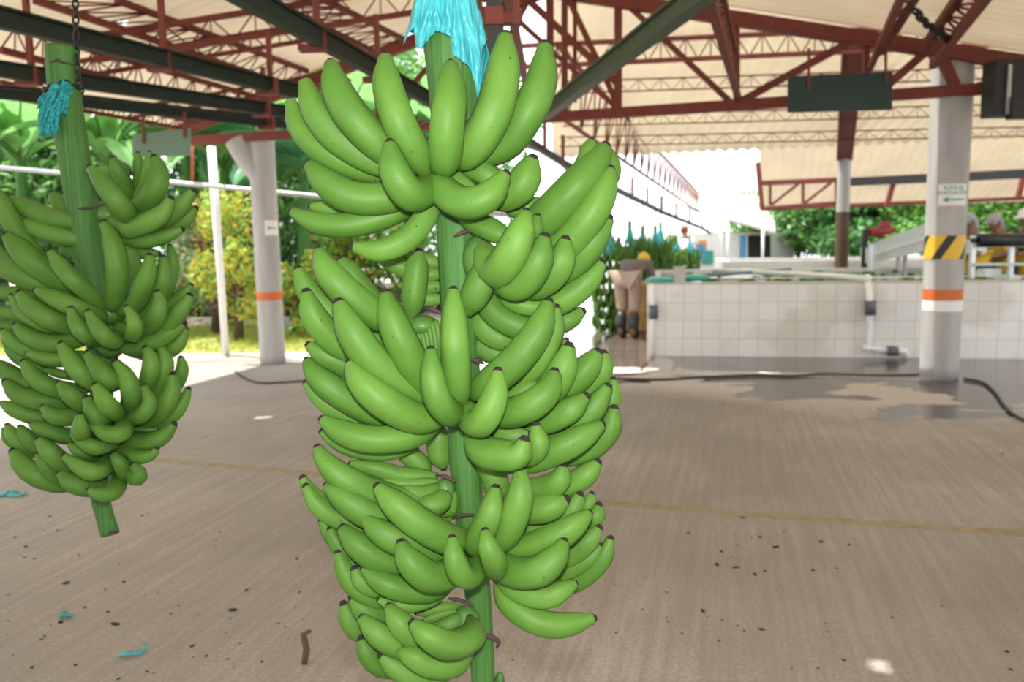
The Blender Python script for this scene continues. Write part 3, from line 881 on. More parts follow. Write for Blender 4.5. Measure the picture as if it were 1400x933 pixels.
# ---------------------------------------------------------------- the darker bunch on the left
L1, L2, L3 = (0, 190, 4.911), (0, 340, 4.911), (0, 490, 4.911)
left = Bunch(2.0, {'P': L1, 'Q': L2, 'R': L3})
LEFT_DATA = '''
1 P 118 -16 740,450,-4 860,515 800,430 700,310 608,190
1 P 88 -8 880,420 830,290 775,180 757,135
1 P 60 -4 800,300 720,215 665,190
1 P 68 -6 890,420 935,270 928,170 925,95
1 P 74 -8 900,430 975,300 1000,180 1002,90
1 P 125 -12 790,520,-4 950,460 1050,330 1070,220 1035,125
1 P 118 -14 740,530,-4 850,600 1000,560 1100,490 1145,400
1 P 105 -9 800,600 1050,570 1200,460 1295,350
1 P 95 -6 840,640 1060,620 1220,560 1315,465
1 P 92 -10 760,580 900,675 1050,670 1225,608
1s P 75 -4 800,650 930,760 1070,770
2 Q 118 -12 720,410 775,350 790,150 755,-50 697,-175
2 Q 92 -6 850,380 900,180 870,20 805,-65
2 Q 107 -12 760,430 900,380 965,240 1000,130 1003,45
2 Q 107 -9 820,450 1000,400 1085,230 1100,120 1095,58
2 Q 75 -4 1000,450 1110,310 1160,100 1140,-20
2 Q 78 -4 1000,480 1160,370 1250,290 1282,243
2 Q 107 -10 900,560 1080,545 1200,430 1260,350 1275,313
2 Q 107 -13 830,520 980,530 1060,440 1075,350 1055,293
2 Q 97 -17 780,500,-4 880,575 905,520 880,440 850,393
2 Q 102 -13 730,420 650,345 500,220 400,110 335,18
2 Q 134 -9 560,320 400,215 230,100 130,0 45,-90
2 P 104 -5 300,800 170,690 80,560 10,430 -40,330
2 P 112 -2 600,600 480,555 330,530 180,470 66,402
2 P 104 -3 600,690 490,670 350,640 210,590 108,547
2s P 82 4 520,560 440,490 380,410 345,362
2s P 70 3 560,790 490,760 400,740
3 Q 134 -5 560,330 400,265 230,205 90,150 -40,105
3s Q 74 -2 200,180 60,90 -40,-10
3s Q 95 -2 400,360 240,325 120,305 -30,300
3 Q 112 -12 740,470 650,445 500,390 360,330 245,278
3 Q 122 -11 600,560 470,520 330,470 210,390 130,298
3 Q 78 -8 560,590 420,555 280,520 160,440 75,313
3s Q 82 -4 300,500 180,470 100,440 -30,420
3 Q 94 -15 700,560,-5 640,610 560,570 500,480 475,398
3 Q 104 -17 760,560,-5 780,610 720,600 650,520 590,423
3 Q 107 -10 700,560 520,610 360,640 210,600 103,512
3 Q 92 -6 500,660 260,690 120,650 20,552
3s Q 52 -3 250,550 110,530 -20,510
3 Q 117 -14 700,800,-5 660,900 560,850 470,740 410,637
3 Q 92 -9 640,720 480,735 330,740 187,702
3 R 102 -12 620,200 480,220 330,190 230,125 155,22
3 Q 117 -16 770,740,-5 775,880 720,880 650,790 580,703
3 R 112 -14 820,380,-5 875,330 880,230 840,120 775,25
3 Q 112 -8 760,620 900,665 1050,610 1160,550 1235,503
3 Q 92 -5 900,720 1080,700 1190,640 1245,533
3s Q 62 -5 820,600 940,600 1070,565
4 R 107 -10 880,340 975,210 1015,80 1005,-20 975,-68
4 R 102 -8 930,370 1050,240 1105,80 1105,-20 1077,-72
4 R 82 -5 1050,300 1170,190 1222,80 1213,-5
4 R 97 -16 800,370,-5 880,395 970,370 1003,290 965,184
4 R 112 -11 850,420 1030,400 1110,310 1155,220 1157,110
4 R 87 -8 880,430 1050,425 1170,370 1240,270 1265,204
4 R 104 -12 790,520 880,550 1020,555 1110,510 1170,443
4s R 58 -7 820,470 950,485 1060,475
4s R 52 -6 860,460 1020,460 1170,430
4 R 87 -13 770,560 840,620 950,665 1030,640 1050,603
4 R 107 -15 810,700,-5 880,770 925,800 940,770 890,718
4 R 102 -14 800,760 840,770 800,700 762,643
4 R 107 -18 800,380,-5 835,450 800,510 715,505 612,443
4 R 112 -19 770,330,-5 780,370 720,310 670,230 637,178
4 R 117 -18 720,360,-5 690,420 650,390 605,310 580,266
4 R 107 -15 700,330 580,310 480,250 397,168
4 R 110 -20 590,520,-8 555,510 540,450 535,383
4 R 97 -13 640,380 510,390 380,395 288,328
4 R 112 -9 600,320 440,300 280,285 130,245 35,155
4 R 92 -7 440,400 270,400 130,355 15,303
4 R 97 -10 620,520 460,525 330,490 210,443
5 R 90 -17 770,560 740,575 650,600 560,560 488,503
5 R 74 -13 700,650 610,650 540,630 462,578
5 R 112 -12 560,760 430,710 340,635 258,543
5 R 84 -6 300,660 190,610 110,550 48,448
5 R 92 -8 400,660 260,600 190,540 133,463
5s R 52 -4 150,620 60,550 22,475
5 R 84 -10 500,820 380,805 310,735 252,643
5 R 122 -9 560,850 390,835 260,795 160,720 83,622
5 R 104 -17 730,650,-5 715,720 640,765 550,735 432,658
5 R 112 -14 760,800,-5 640,865 500,845 399,773
5 R 107 -18 760,760,-5 790,850 720,915 650,905 600,883
5 R 110 -6 480,230 300,215 180,180 70,110 -50,20
4 Q 82 -5 400,830 240,790 120,725 30,620
5s R 52 -6 560,130 430,110 300,77
'''
lb = thing('banana_bunch', 'shaded dark green banana bunch at the left edge hung from a thin chain', 'banana bunch', left.pt('R', 740, 1180, 0))
smb, S = stalk_mesh(left, [('P', 418, -620, 0, 20.5), ('P', 420, -500, 0, 20.5), ('P', 440, -250, 0, 20), ('P', 478, 0, 0, 20), ('P', 545, 400, 0, 20),
                           ('P', 590, 760, 0, 19), ('Q', 640, 300, 0, 17), ('R', 680, 200, 0, 15), ('R', 690, 650, 0, 13), ('R', 670, 900, 0, 12.5),
                           ('R', 700, 1050, 0, 12), ('R', 740, 1180, 0, 12.5)])
for c, pts, r in [('P', [(525, 468, -3.4), (610, 462, -4.2), (735, 428, -3)], .0045), ('P', [(322, -510, -3), (390, -530, -4.4), (420, -515, -4.4), (512, -500, -3)], .004),
                  ('R', [(628, 960, -1.5), (680, 950, -2.8), (745, 968, -2)], .007), ('R', [(700, 1185, -1), (760, 1175, -2.4), (798, 1168, 0)], .006)]:
    scar(smb, left, c, pts, 0, r)
smb.build('stalk', ['stalk', 'scar'], lb)
lcrowns = {
    '1': [('P', 735, 510, -4, .026, .03, .022)], '2': [('Q', 740, 430, -4.5, .036, .036, .028)], '3': [('Q', 740, 620, -5, .036, .034, .04)],
    '4': [('R', 790, 440, -4.5, .04, .04, .05)], '5': [('R', 720, 640, -4, .04, .035, .05), ('R', 720, 830, -3, .03, .03, .04)]}
make_bunch(lb, left, parse(left, LEFT_DATA, True), lcrowns, rng)
# frayed turquoise tie and the chain round the stalk
fr = MB()
for i in range(240):
    u = rng.random()
    x0 = 345 + 130 * u; y0 = -330 + rng.uniform(-40, 50)
    x1 = 260 + 190 * u + rng.uniform(-20, 20); y1 = rng.uniform(-260, -20) if u < .6 else rng.uniform(-260, -150)
    d0 = -4.6 - rng.random() * .6
    P = [left.pt('P', x0, y0, d0), left.pt('P', (x0 + x1) / 2 - 12 + rng.uniform(-12, 12), (y0 + y1) / 2, d0 - rng.uniform(.5, 2.5)), left.pt('P', x1, y1, d0 - rng.uniform(0, 2))]
    P = [V(q) for q in crom(P, 6)]
    wd = rng.uniform(.0015, .005)
    for a, b_ in zip(P, P[1:]):
        s = V((wd, rng.uniform(-.001, .001), wd * .3))
        fr.add([a - s, a + s, b_ + s * .8, b_ - s * .8], [(0, 1, 2, 3)], 0, True)
for i in range(16):
    c = left.pt('P', rng.uniform(350, 470), rng.uniform(-370, -290), -4.6 - rng.random())
    fr.ball(c, (rng.uniform(.004, .010), .003, rng.uniform(.004, .011)), nu=6, nv=4)
o = fr.build('plastic_tie', ['bagd'], lb); solid(o, .0002); o['label'] = 'frayed turquoise plastic tie'
def link(mb, c, ax, side, ln, wd, r):
    n = 14; P = []
    for i in range(n + 1):
        a = 2 * math.pi * i / n
        P.append(c + ax * (math.cos(a) * ln / 2) + side * (math.sin(a) * wd / 2))
    mb.tube(P, r, 6, cap=False)
def chain(mb, P, ln, wd, r):
    P = resample([V(p) for p in P], max(2, int(sum((V(b_) - V(a)).length for a, b_ in zip(P, P[1:])) / (ln * .74))))
    for i, (a, b_) in enumerate(zip(P, P[1:])):
        ax = (b_ - a).normalized()
        s = ax.cross(V((0, 1, 0))).normalized(); t = ax.cross(s)
        link(mb, (a + b_) / 2, ax, s if i % 2 else t, ln, wd, r)
cb = MB()
c0 = left.pt('P', 503, -610, -1.5)
chain(cb, [at(102, -260, 2.0), at(103, 0, 2.0), left.pt('P', 513, -560, -1)], .024, .013, .0024)
chain(cb, [left.pt('P', 513, -560, -1), left.pt('P', 520, -480, -1.2), left.pt('P', 528, -340, -1.5)], .024, .013, .0024)
ring = []
for i in range(15):
    a = math.pi * (i / 14) * 1.5 - .4
    c = left.pt('P', 425, -335, 0)
    ring.append(c + V((math.cos(a) * .039, -math.sin(a) * .041, .008 * math.sin(a * 2))))
chain(cb, ring, .022, .013, .0026)
o = cb.build('chain', ['chainm'], None, at(102, -260, 2.0))
tag(o, 'thin dark link chain holding up the shaded bunch at the left edge', 'chain')
# ================================================================ roof steel and overhead rails
def zig(mb, a0, a1, b0, b1, n, r):
    """bent rod running up and down between the line a0-a1 and the line b0-b1"""
    P = []
    for i in range(n + 1):
        t = i / n
        P.append((a0.lerp(a1, t) if i % 2 == 0 else b0.lerp(b1, t)))
    for p, q in zip(P, P[1:]): mb.tube([p, q], r, 5)
def joist(label, T0, T1_, B0, B1, n, w_=.045, r=.007, matn='red', name='lattice_joist', group=None):
    root = thing(name, label, 'roof joist', B0, group)
    m1 = MB(); m1.bar(T0, T1_, w_); m1.build('top_chord', [matn], root)
    m2 = MB(); m2.bar(B0, B1, w_); m2.build('bottom_chord', [matn], root)
    m3 = MB(); zig(m3, B0, B1, T0, T1_, n, r)
    for i in range(1, n, 2):
        t = i / n; m3.tube([T0.lerp(T1_, t), B0.lerp(B1, t)], r * .9, 5)
    m3.build('lattice_web', [matn], root)
    return root
def level(p, q, Y):
    a = at(p[0], p[1], Y); return a, atz(q[0], q[1], a.z)
# the gable truss over the two columns
gt = thing('gable_truss', 'red painted gable truss spanning from the garden column to the right column', 'roof truss', truss(748, 155))
JIT = random.Random(5)
def member(root, name, p, q, wd, h=None, off=0, matn='red'):
    off += JIT.uniform(-.006, .006)
    mb = MB(); mb.bar(truss(*p, off), truss(*q, off), wd + JIT.uniform(-.002, .002), h); return mb.build(name, [matn], root)
member(gt, 'bottom_chord', (225, 195), (1480, 113), .085, .10)
member(gt, 'top_chord', (225, 188), (748, -14), .10, .12); member(gt, 'top_chord', (748, -14), (1480, 99), .10, .13)
for p, q, wd in [((752, -14), (752, 156), .075), ((772, -10), (772, 155), .06), ((845, 2), (845, 150), .075), ((786, -6), (786, 140), .04),
                 ((517, 72), (517, 172), .05), ((637, 28), (637, 164), .05), ((1007, 26), (1007, 138), .05), ((1184, 56), (1184, 128), .055)]:
    member(gt, 'post', p, q, wd)
for p, q, wd in [((722, 0), (842, 112), .07), ((778, 0), (818, 85), .06), ((818, 85), (846, 148), .055), ((851, 0), (999, 140), .055),
                 ((1014, 138), (1172, 52), .065), ((1212, 118), (1272, 66), .075), ((1284, 72), (1306, 120), .09), ((1335, 118), (1450, 92), .06),
                 ((700, 20), (760, 75), .05), ((760, 75), (846, 150), .05), ((640, 160), (722, 0), .05), ((517, 170), (637, 32), .05), ((400, 120), (517, 170), .045)]:
    member(gt, 'diagonal', p, q, wd)
# long joists in the left bay, running from the truss towards us
G = 'light joists under the left roof slope'
def djoist(label, bt, tp, Y, n, **k):
    b0, b1 = level(*bt, Y); t0, t1 = level(*tp, Y)
    joist(label, t0, t1, b0, b1, n, **k)
djoist('red lattice joist above the first green rail, crossing behind the hanging chain', ((408, 122), (48, 0)), ((420, 97), (159, 0)), LB.y - .4, 22, group=G)
djoist('red lattice joist between the first and second green rails', ((345, 158), (0, 68)), ((356, 134), (0, 33)), LB.y - .3, 26, group=G)
djoist('lowest red lattice joist along the garden eave', ((262, 178), (0, 131)), ((270, 168), (0, 112)), LB.y - .2, 24, w_=.035, group=G)
djoist('red lattice joist slanting down beside the turquoise sleeve', ((518, 74), (350, -8)), ((556, 56), (440, -2)), LB.y - .8, 16, group=G)
def cross_joist(label, t0, t1, b0, b1, n, plane, **k):
    T0, T1_ = plane(*t0), plane(*t1)
    nn = (T1_ - T0).cross(V((0, 0, 1))).normalized()
    B0, B1 = onplane(*b0, T0, nn), onplane(*b1, T0, nn)
    joist(label, T0, T1_, B0, B1, n, **k)
rl = lambda x, y: roofL(x, y, -.02)
cross_joist('red lattice joist rising to the right near the small roof hole', (126, 50), (600, -24), (130, 82), (600, 12), 16, rl)
cross_joist('red lattice joist rising to the right over the second green rail', (60, 92), (440, 30), (64, 112), (440, 52), 18, rl, w_=.035)
cross_joist('thin red lattice joist close to the garden eave corner', (170, 150), (480, 94), (174, 162), (480, 110), 16, rl, w_=.03, r=.005)
# right bay: box lattices rising over our heads
def djoist2(label, c1, c2, Y, n, w_=.06, r=.011):
    a0, a1 = level(*c1, Y); b0, b1 = level(*c2, Y)
    joist(label, a0, a1, b0, b1, n, w_, r, name='lattice_beam')
djoist2('red box lattice beam running up from the head of the right column', ((1262, 66), (1320, -18)), ((1275, 90), (1362, -22)), RB.y - .05, 12)
djoist2('red lattice beam rising behind the dark green signboard', ((1189, 94), (1236, -12)), ((1206, 72), (1258, -14)), RB.y + .2, 12, .05)
djoist2('red lattice beam rising to the top edge left of the dark green signboard', ((1010, 136), (968, -10)), ((1008, 82), (986, -8)), RB.y + .6, 10, .055)
djoist2('red lattice beam rising beside the tall post of the gable truss', ((700, 150), (640, -30)), ((726, 150), (690, -30)), RB.y + 1.0, 14, .05)
# joists across the far sheets
for i, (y0, y1, hgt, lab) in enumerate([(64, 26, 27, 'red lattice joist behind the gable truss, uppermost across the far roof'),
        (112, 88, 15, 'thin lattice joist across the far roof, level with the dark green board'), (158, 140, 14, 'thin lattice joist across the far roof, just under the dark green board'),
        (188, 172, 12, 'thin lattice joist closest to the jagged far eave')]):
    nf = (FB - FA).cross(fv)
    pr = lambda x, y: onplane(x, y, FA - V((0, 0, .07)), nf)
    x0 = [690, 770, 770, 765, 760][i]
    a0, a1 = pr(x0, y0), pr(1480, y1)
    dz = hgt * pxm(a0.y)
    joist(lab, a0, a1, a0 - V((0, 0, dz)), a1 - V((0, 0, dz * .9)), 44, .05 if i == 0 else .018, .008 if i == 0 else .005, group='joists across the far roof')
# perspective girder that carries on past the far eave, and its rail
tg0, tg1 = at(762, 62, RB.y + 1.2), at(955, 264, 25)
bg0, bg1 = at(748, 148, RB.y + 1.2), at(955, 290, 25)
root = thing('lattice_girder', 'long red lattice girder running away to the bright gap beyond the far eave', 'roof girder', bg0)
m1 = MB(); m1.bar(tg0, tg1, .035); m1.build('top_chord', ['red'], root)
m2 = MB(); m2.bar(bg0, bg1, .035); m2.build('bottom_chord', ['red'], root)
m3 = MB(); zig(m3, bg0, bg1, tg0, tg1, 44, .011); m3.build('lattice_web', ['red'], root)
for i in range(0, 45, 2):
    m3 = MB(); m3.bar(bg0.lerp(bg1, i / 44), tg0.lerp(tg1, i / 44), .022); m3.build('post', ['red'], root)
# green overhead rails that carry the bunches
ZR = 2.55
def rail(label, p, q, z=ZR, wd=.06, h=.085, matn='rail', hangers=()):
    A, B = atz(*p, z), atz(*q, z)
    root = thing('overhead_rail', label, 'overhead rail', A, 'green overhead rails')
    mb = MB(); mb.bar(A, B, wd, h); mb.bar(A + V((0, 0, .055)), B + V((0, 0, .055)), wd * 1.5, .014)
    mb.build('beam', [matn], root)
    for px, py, ytop in hangers:
        c = atz(px, py, z)
        hb = MB()
        top = zat(ytop, px, c)
        hb.bar(c + V((0, 0, -.02)), V((c.x, c.y, top)), .035)
        o = hb.build('hanger', ['red'], root)
        bb = MB(); bb.box(c + V((-.03, 0, -.045)), (.15, .075, .035), mi=0); bb.box(c + V((.04, 0, 0)), (.018, .08, .12)); bb.build('bracket', ['red'], o)
    return root
rail('green overhead rail nearest us on the left, passing behind the chain', (-60, 12), (404, 127), ZR, hangers=[(225, 84, -60), (370, 118, 40)])
rail('second green overhead rail from the top on the left', (-60, 88), (392, 155), ZR, hangers=[(44, 104, -40), (362, 150, 92)])
rail('lowest green overhead rail on the left, above the faded signboard', (-60, 122), (390, 171), ZR, .05, .075, hangers=[(368, 168, 120)])
rail('green overhead rail slanting down to the left shoulder of the big bunch', (300, -22), (594, 142), ZR, hangers=[(434, 55, -60), (517, 100, 20)])
rail('worn green overhead rail slanting up to the right of the big bunch', (744, 158), (990, -28), ZR, .085, .085, 'railold', hangers=[])
ra, rb = at(690, 172, 10.5), at(800, 224, 13.5)
root = thing('overhead_rail', 'dark overhead rail with hangers receding above the row of distant bunches', 'overhead rail', ra)
pts = [(690, 172, 10.5), (770, 223, 13.0), (842, 259, 16), (905, 290, 22), (960, 312, 30), (1003, 338, 42)]
P = [at(*p) for p in pts]
mb = MB()
for a, b_ in zip(P, P[1:]): mb.bar(a, b_, .07, .09)
mb.build('beam', ['dark'], root)
for i in range(16):
    t = i / 15; q = V(crom([tuple(p) for p in P], 15)[i])
    hb = MB(); hb.bar(q, q + V((0, 0, .42)), .05); hb.build('hanger', ['red'], root)
# steel post with bracket just behind the turquoise sleeve
pb = at(676, 204, 2.6)
root = thing('steel_hanger_post', 'dark vertical steel hanger right behind the turquoise sleeve', 'hanger', pb)
mb = MB(); mb.bar(at(676, 204, 2.6), at(674, -150, 2.6), .045, .03); mb.build('post', ['dark'], root)
mb = MB(); mb.box(at(692, 26, 2.64), (.10, .05, .03)); mb.box(at(706, 8, 2.64), (.02, .058, .12)); mb.box(at(676, 26, 2.62), (.056, .09, .05)); mb.build('bracket', ['red'], root)
# pipe along the garden side
pp = thing('garden_pipe', 'thin galvanised pipe running level across the garden opening', 'pipe', at(0, 230, 9.6))
GY = LC_.y + .45
mb = MB(); mb.tube([at(-40, 226, GY), at(230, 249, GY), at(450, 270, GY), at(760, 300, GY)], .028, 8); mb.build('tube', ['galv'], pp)
mb = MB(); mb.tube([at(263, 254, GY), at(263, 188, GY)], .016, 6); mb.build('support', ['orange_red'], pp)
mb = MB(); mb.tube([at(83, 240, GY), at(83, 160, GY)], .016, 6); mb.build('support', ['orange_red'], pp)
# hanging boards
def board(label, pts, Y, rods, matn):
    root = thing('hanging_signboard', label, 'signboard', at(*pts[3], Y))
    mb = MB(); P = [at(*p, Y) for p in pts]; n = V((0, .025, 0))
    mb.add(P + [p + n for p in P], [(0, 1, 2, 3), (7, 6, 5, 4), (0, 4, 5, 1), (1, 5, 6, 2), (2, 6, 7, 3), (3, 7, 4, 0)])
    mb.build('board', [matn], root)
    for x, y0, y1 in rods:
        rb_ = MB(); rb_.bar(at(x, y0, Y - .012), at(x, y1, Y - .012), .022, .012)
        o = rb_.build('hanger_strap', ['red'], root)
board('blank dark green board hung from the right roof truss', [(1078, 104), (1220, 98), (1220, 150), (1078, 154)], 7.35, [(1106, 66, 122), (1211, 56, 112)], 'sign')
Yb = atz(224, 150, ZR).y
board('faded green board hung under the left roof above the leaves', [(181, 184), (260, 175), (260, 213), (181, 214)], Yb, [(196, 147, 196), (252, 153, 188)], 'signl')
root = thing('hanging_box', 'black cabinet hung under the roof at the right edge', 'cabinet', at(1380, 170, 7.3))
mb = MB(); mb.box(at(1385, 122, 7.3), (.42, .22, .46)); mb.box(at(1398, 148, 7.16), (.22, .10, .18)); mb.build('case', ['black'], root)
mb = MB(); mb.bar(at(1377, 156, 7.17), at(1381, 88, 7.17), .03, .02); mb.build('strap', ['galv'], root)
# slack chain between two lattice beams
ch = MB()
P = [at(1250, 13, 6.0), at(1266, 32, 6.2), at(1287, 47, 6.5), at(1300, 60, 6.9)]
chain(ch, [V(q) for q in crom([tuple(p) for p in P], 12)], .10, .055, .011)
tag(ch.build('chain', ['chainm'], None, P[0]), 'heavy dark chain slung between the two lattice beams at upper right', 'chain')
# strut over the pipe column
root = thing('roof_strut', 'broad red strut standing on the slim pole behind the tank', 'strut', MC + V((0, 0, zat(214, 1152, MC))))
mb = MB(); a = V((MC.x, MC.y, zat(214, 1152, MC))); b_ = onplane(1167, 58, FA - V((0, 0, .22)), (FB - FA).cross(fv))
mb.bar(a, b_, .20, .12); mb.build('web', ['red'], root)
for s in (-1, 1):
    mb = MB(); mb.bar(a + V((s * .115, 0, 0)), b_ + V((s * .115, 0, 0)), .035, .15); mb.build('flange', ['red'], root)
# frame of the low roof beyond
root = thing('eave_truss', 'red framed truss along the edge of the low roof beyond the tank', 'roof truss', at(1040, 284, 16.8))
Yt = 17.0
for nm, p, q, wd in [('top_chord', (1038, 251), (1148, 246), .10), ('bottom_chord', (1040, 285), (1150, 277), .06), ('end_post', (1036, 222), (1042, 286), .08), ('post', (1053, 252), (1053, 281), .05),
                     ('post', (1098, 250), (1098, 278), .05), ('diagonal', (1055, 280), (1092, 251), .05), ('diagonal', (1100, 278), (1136, 250), .05), ('end_post', (1144, 246), (1144, 280), .06)]:
    mb = MB(); mb.bar(at(*p, Yt), at(*q, Yt), wd); mb.build(nm, ['red'], root)
root = thing('gutter_beam', 'dark ribbed gutter beam under the low roof right of the slim pole', 'beam', at(1160, 248, 16.5))
mb = MB(); mb.bar(at(1160, 249, 16.2), at(1480, 234, 14.6), .10, .16); mb.build('gutter', ['dark'], root)
mb = MB(); mb.bar(at(1042, 286, 17.2), at(1480, 268, 15.4), .06, .07); mb.build('fascia', ['red'], root)
for p, q in [((1222, 247), (1212, 283)), ((1400, 238), (1392, 270))]:
    mb = MB(); mb.bar(at(*p, 16.0), at(*q, 16.0), .08); mb.build('brace', ['red'], root)
# ================================================================ tank side
TL, TR = atz(884, 487), atz(1480, 492)
tdir = TR - TL; tdir.z = 0; tdir.normalize()
tin = V((-tdir.y, tdir.x, 0))                                  # into the tank, away from us
if tin.y < 0: tin = -tin
tang = math.atan2(tdir.y, tdir.x)
M['tiles'] = tile_mat(tang)
ZT = .855
LEN = (TR - TL).length + 1.5
tank = thing('washing_tank', 'long white tiled washing tank filled with water on the right', 'tank', TL)
Rt = Matrix.Rotation(tang, 3, 'Z')
def tb(x0, x1, y0, y1, z0, z1, mb, mi=0):
    c = TL + tdir * ((x0 + x1) / 2) + tin * ((y0 + y1) / 2) + V((0, 0, (z0 + z1) / 2))
    mb.box(c, (x1 - x0, y1 - y0, z1 - z0), Rt, mi)
DEP = 4.4
mb = MB(); tb(0, LEN, 0, .14, 0, ZT, mb); tb(0, .14, .14, DEP, 0, ZT, mb); tb(.14, LEN, DEP - .14, DEP, 0, ZT, mb)
tb(.14, LEN, 1.9, 2.02, 0, ZT - .03, mb)
mb.build('basin', ['tiles'], tank)
mb = MB(); tb(.14, LEN, .14, DEP - .14, .2, ZT - .05, mb); mb.build('water', ['water'], tank)
mb = MB()
for x0, x1, y0 in ((0, LEN, -.006),): tb(x0, x1, y0, .15, ZT, ZT + .012, mb)
mb.build('rim', ['kerb'], tank)
rr = random.Random(12)
def on_front(px, py, out=.05): return onplane(px, py, TL - tin * out, tin)
# floating green fruit
fl_ = MB()
for i in range(170):
    x = rr.uniform(.3, LEN - .3); y = rr.uniform(.35, 1.75) if rr.random() < .75 else rr.uniform(2.2, 4)
    c = TL + tdir * x + tin * y + V((0, 0, ZT - .04))
    a = rr.uniform(0, 6.28); d = V((math.cos(a), math.sin(a), 0)); e = V((-d.y, d.x, 0))
    banana_into(fl_, [c - d * .09, c - d * .04 + e * .02, c + d * .04 + e * .02, c + d * .09], .019, rr, 8, 8)
tag(fl_.build('floating_bananas', ['banana', 'tip'], None, TL), 'loose green bananas floating in the tank water', 'bananas', kind='stuff')
# white pipe coming over the rim and down the tiles
root = thing('water_pipe', 'white pipe coming over the tank rim and down the tiles beside the column', 'pipe', on_front(1190, 478))
P = [TL + tdir * 2.1 + tin * 2.1 + V((0, 0, ZT + .05)), on_front(1090, 371, -1.2) , on_front(1186, 381, .06)]
P[1].z = ZT + .05; P[2].z = ZT + .05
mb = MB(); mb.tube([TL + tdir * .9 + tin * 2.4 + V((0, 0, ZT + .06)), P[1], P[2]], .034, 10); mb.tube([P[2], on_front(1190, 420, .06), on_front(1185, 476, .06), on_front(1219, 480, .06)], .036, 10)
mb.tube([on_front(1219, 480, .06), on_front(1238, 481, .06), on_front(1240, 490, .06)], .034, 10)
for p in (P[2], on_front(1185, 476, .06)): mb.ball(p, .046)
mb.build('tube', ['pvc'], root)
mb = MB(); mb.tube([on_front(1190, 411, .06), on_front(1190, 431, .06)], .058, 14); mb.ball(on_front(1192, 421, .13), .045); mb.build('valve', ['grey'], root)
mb = MB(); mb.tube([on_front(1213, 480, .06), on_front(1227, 480.5, .06)], .055, 12); mb.build('coupling', ['grey'], root)
root = thing('drain_pipe', 'white upright pipe with a grey valve at the left corner of the tank', 'pipe', on_front(892, 487))
mb = MB(); mb.tube([on_front(892, 389, .05), on_front(893, 486, .05)], .026, 10); mb.build('tube', ['pvc'], root)
mb = MB(); mb.tube([on_front(893, 417, .05), on_front(893, 436, .05)], .055, 12); mb.tube([on_front(888, 427, .06), on_front(899, 427, .06)], .035, 10); mb.build('valve', ['grey'], root)
def lid(label, c, r, h):
    mb = MB(); mb.lathe([(r * .9, 0), (r, .01), (r, h * .5), (r * .85, h * .8), (r * .4, h), (.01, h * 1.05)], c, 20)
    tag(mb.build('green_lid', ['lid'], None, c), label, 'lid')
lid('green plastic lid on the left corner of the tank rim', TL + tdir * .16 + tin * .25 + V((0, 0, ZT + .012)), .19, .06)
lid('green plastic lid right of the grey block on the tank rim', TL + tdir * .56 + tin * .55 + V((0, 0, ZT + .012)), .2, .07)
mb = MB(); c = TL + tdir * .38 + tin * .2 + V((0, 0, ZT + .10)); mb.box(c, (.13, .11, .18), Rt); mb.box(c + V((0, 0, .085)), (.145, .125, .02), Rt)
tag(mb.build('grey_block', ['kerb'], None, c - V((0, 0, .09))), 'small pale grey block standing between the green lids', 'block')
mb = MB()
for i in range(5): mb.bar(TL + tdir * (.5 + .1 * i) + tin * (1.2 + .3 * i) + V((0, 0, ZT + .02)), TL + tdir * (1.2 + .2 * i) + tin * (1.5 + .3 * i) + V((0, 0, ZT + .05)), .05, .03)
tag(mb.build('skimmer_rack', ['grey'], None, TL + tdir * .9 + tin * 1.5 + V((0, 0, ZT))), 'low dark rack of slats lying across the tank corner', 'rack')
# second tank behind with its own rim
mb = MB(); tb(1.2, LEN, DEP + .95, DEP + 1.1, 0, .95, mb); tb(1.2, 1.35, DEP + 1.1, DEP + 3, 0, .95, mb); tb(1.35, LEN, DEP + 2.85, DEP + 3, 0, .95, mb)
t2 = mb.build('second_tank', ['tiles'], None, TL + tdir * 3 + tin * (DEP + .95)); tag(t2, 'second pale tank wall behind the washing tank', 'tank')
# stainless chute on legs
root = thing('sorting_chute', 'stainless steel sorting chute on legs behind the right end of the tank', 'chute', atz(1235, 410))
Yc = 13.3
a, b_ = at(1188, 347, Yc), at(1300, 312, Yc - 1.2)
hz = V((0, 0, .16)); dp = V((.1, .55, 0))
mb = MB()
mb.add([a - hz, b_ - hz * 1.6, b_ + hz * .9, a + hz * .6, a - hz + dp, b_ - hz * 1.6 + dp, b_ + hz * .9 + dp, a + hz * .6 + dp],
       [(0, 1, 2, 3), (7, 6, 5, 4), (0, 4, 5, 1), (1, 5, 6, 2), (3, 7, 4, 0)])
mb.build('trough', ['steel'], root)
mb = MB(); mb.bar(a - hz * .2 - V((0, .02, 0)), b_ - hz * .2 - V((0, .02, 0)), .03, .05); mb.build('side_rib', ['white'], root)
for x, y in ((1229, 388), (1238, 390), (1192, 385), (1268, 388)):
    mb = MB(); t = at(x, 335, Yc - .3); mb.bar(t, V((t.x, t.y, .0)), .05); mb.build('leg', ['steel'], root)
root = thing('red_motor', 'small red motor on a dark post left of the steel chute', 'motor', at(1183, 365, 13.6) - V((0, 0, .9)))
c = at(1205, 315, 13.6)
mb = MB(); mb.tube([c - V((.2, 0, .03)), c + V((.16, 0, .0))], .075, 14); mb.box(c + V((.05, 0, .10)), (.14, .12, .10)); mb.tube([c + V((.16, 0, 0)), c + V((.24, 0, 0))], .04, 10); mb.build('housing', ['redp'], root)
p = at(1183, 314, 13.6); mb = MB(); mb.bar(p, V((p.x, p.y, 0)), .07); mb.bar(p + V((0, 0, -.02)), c - V((0, 0, .12)), .05); mb.build('post', ['dark'], root)
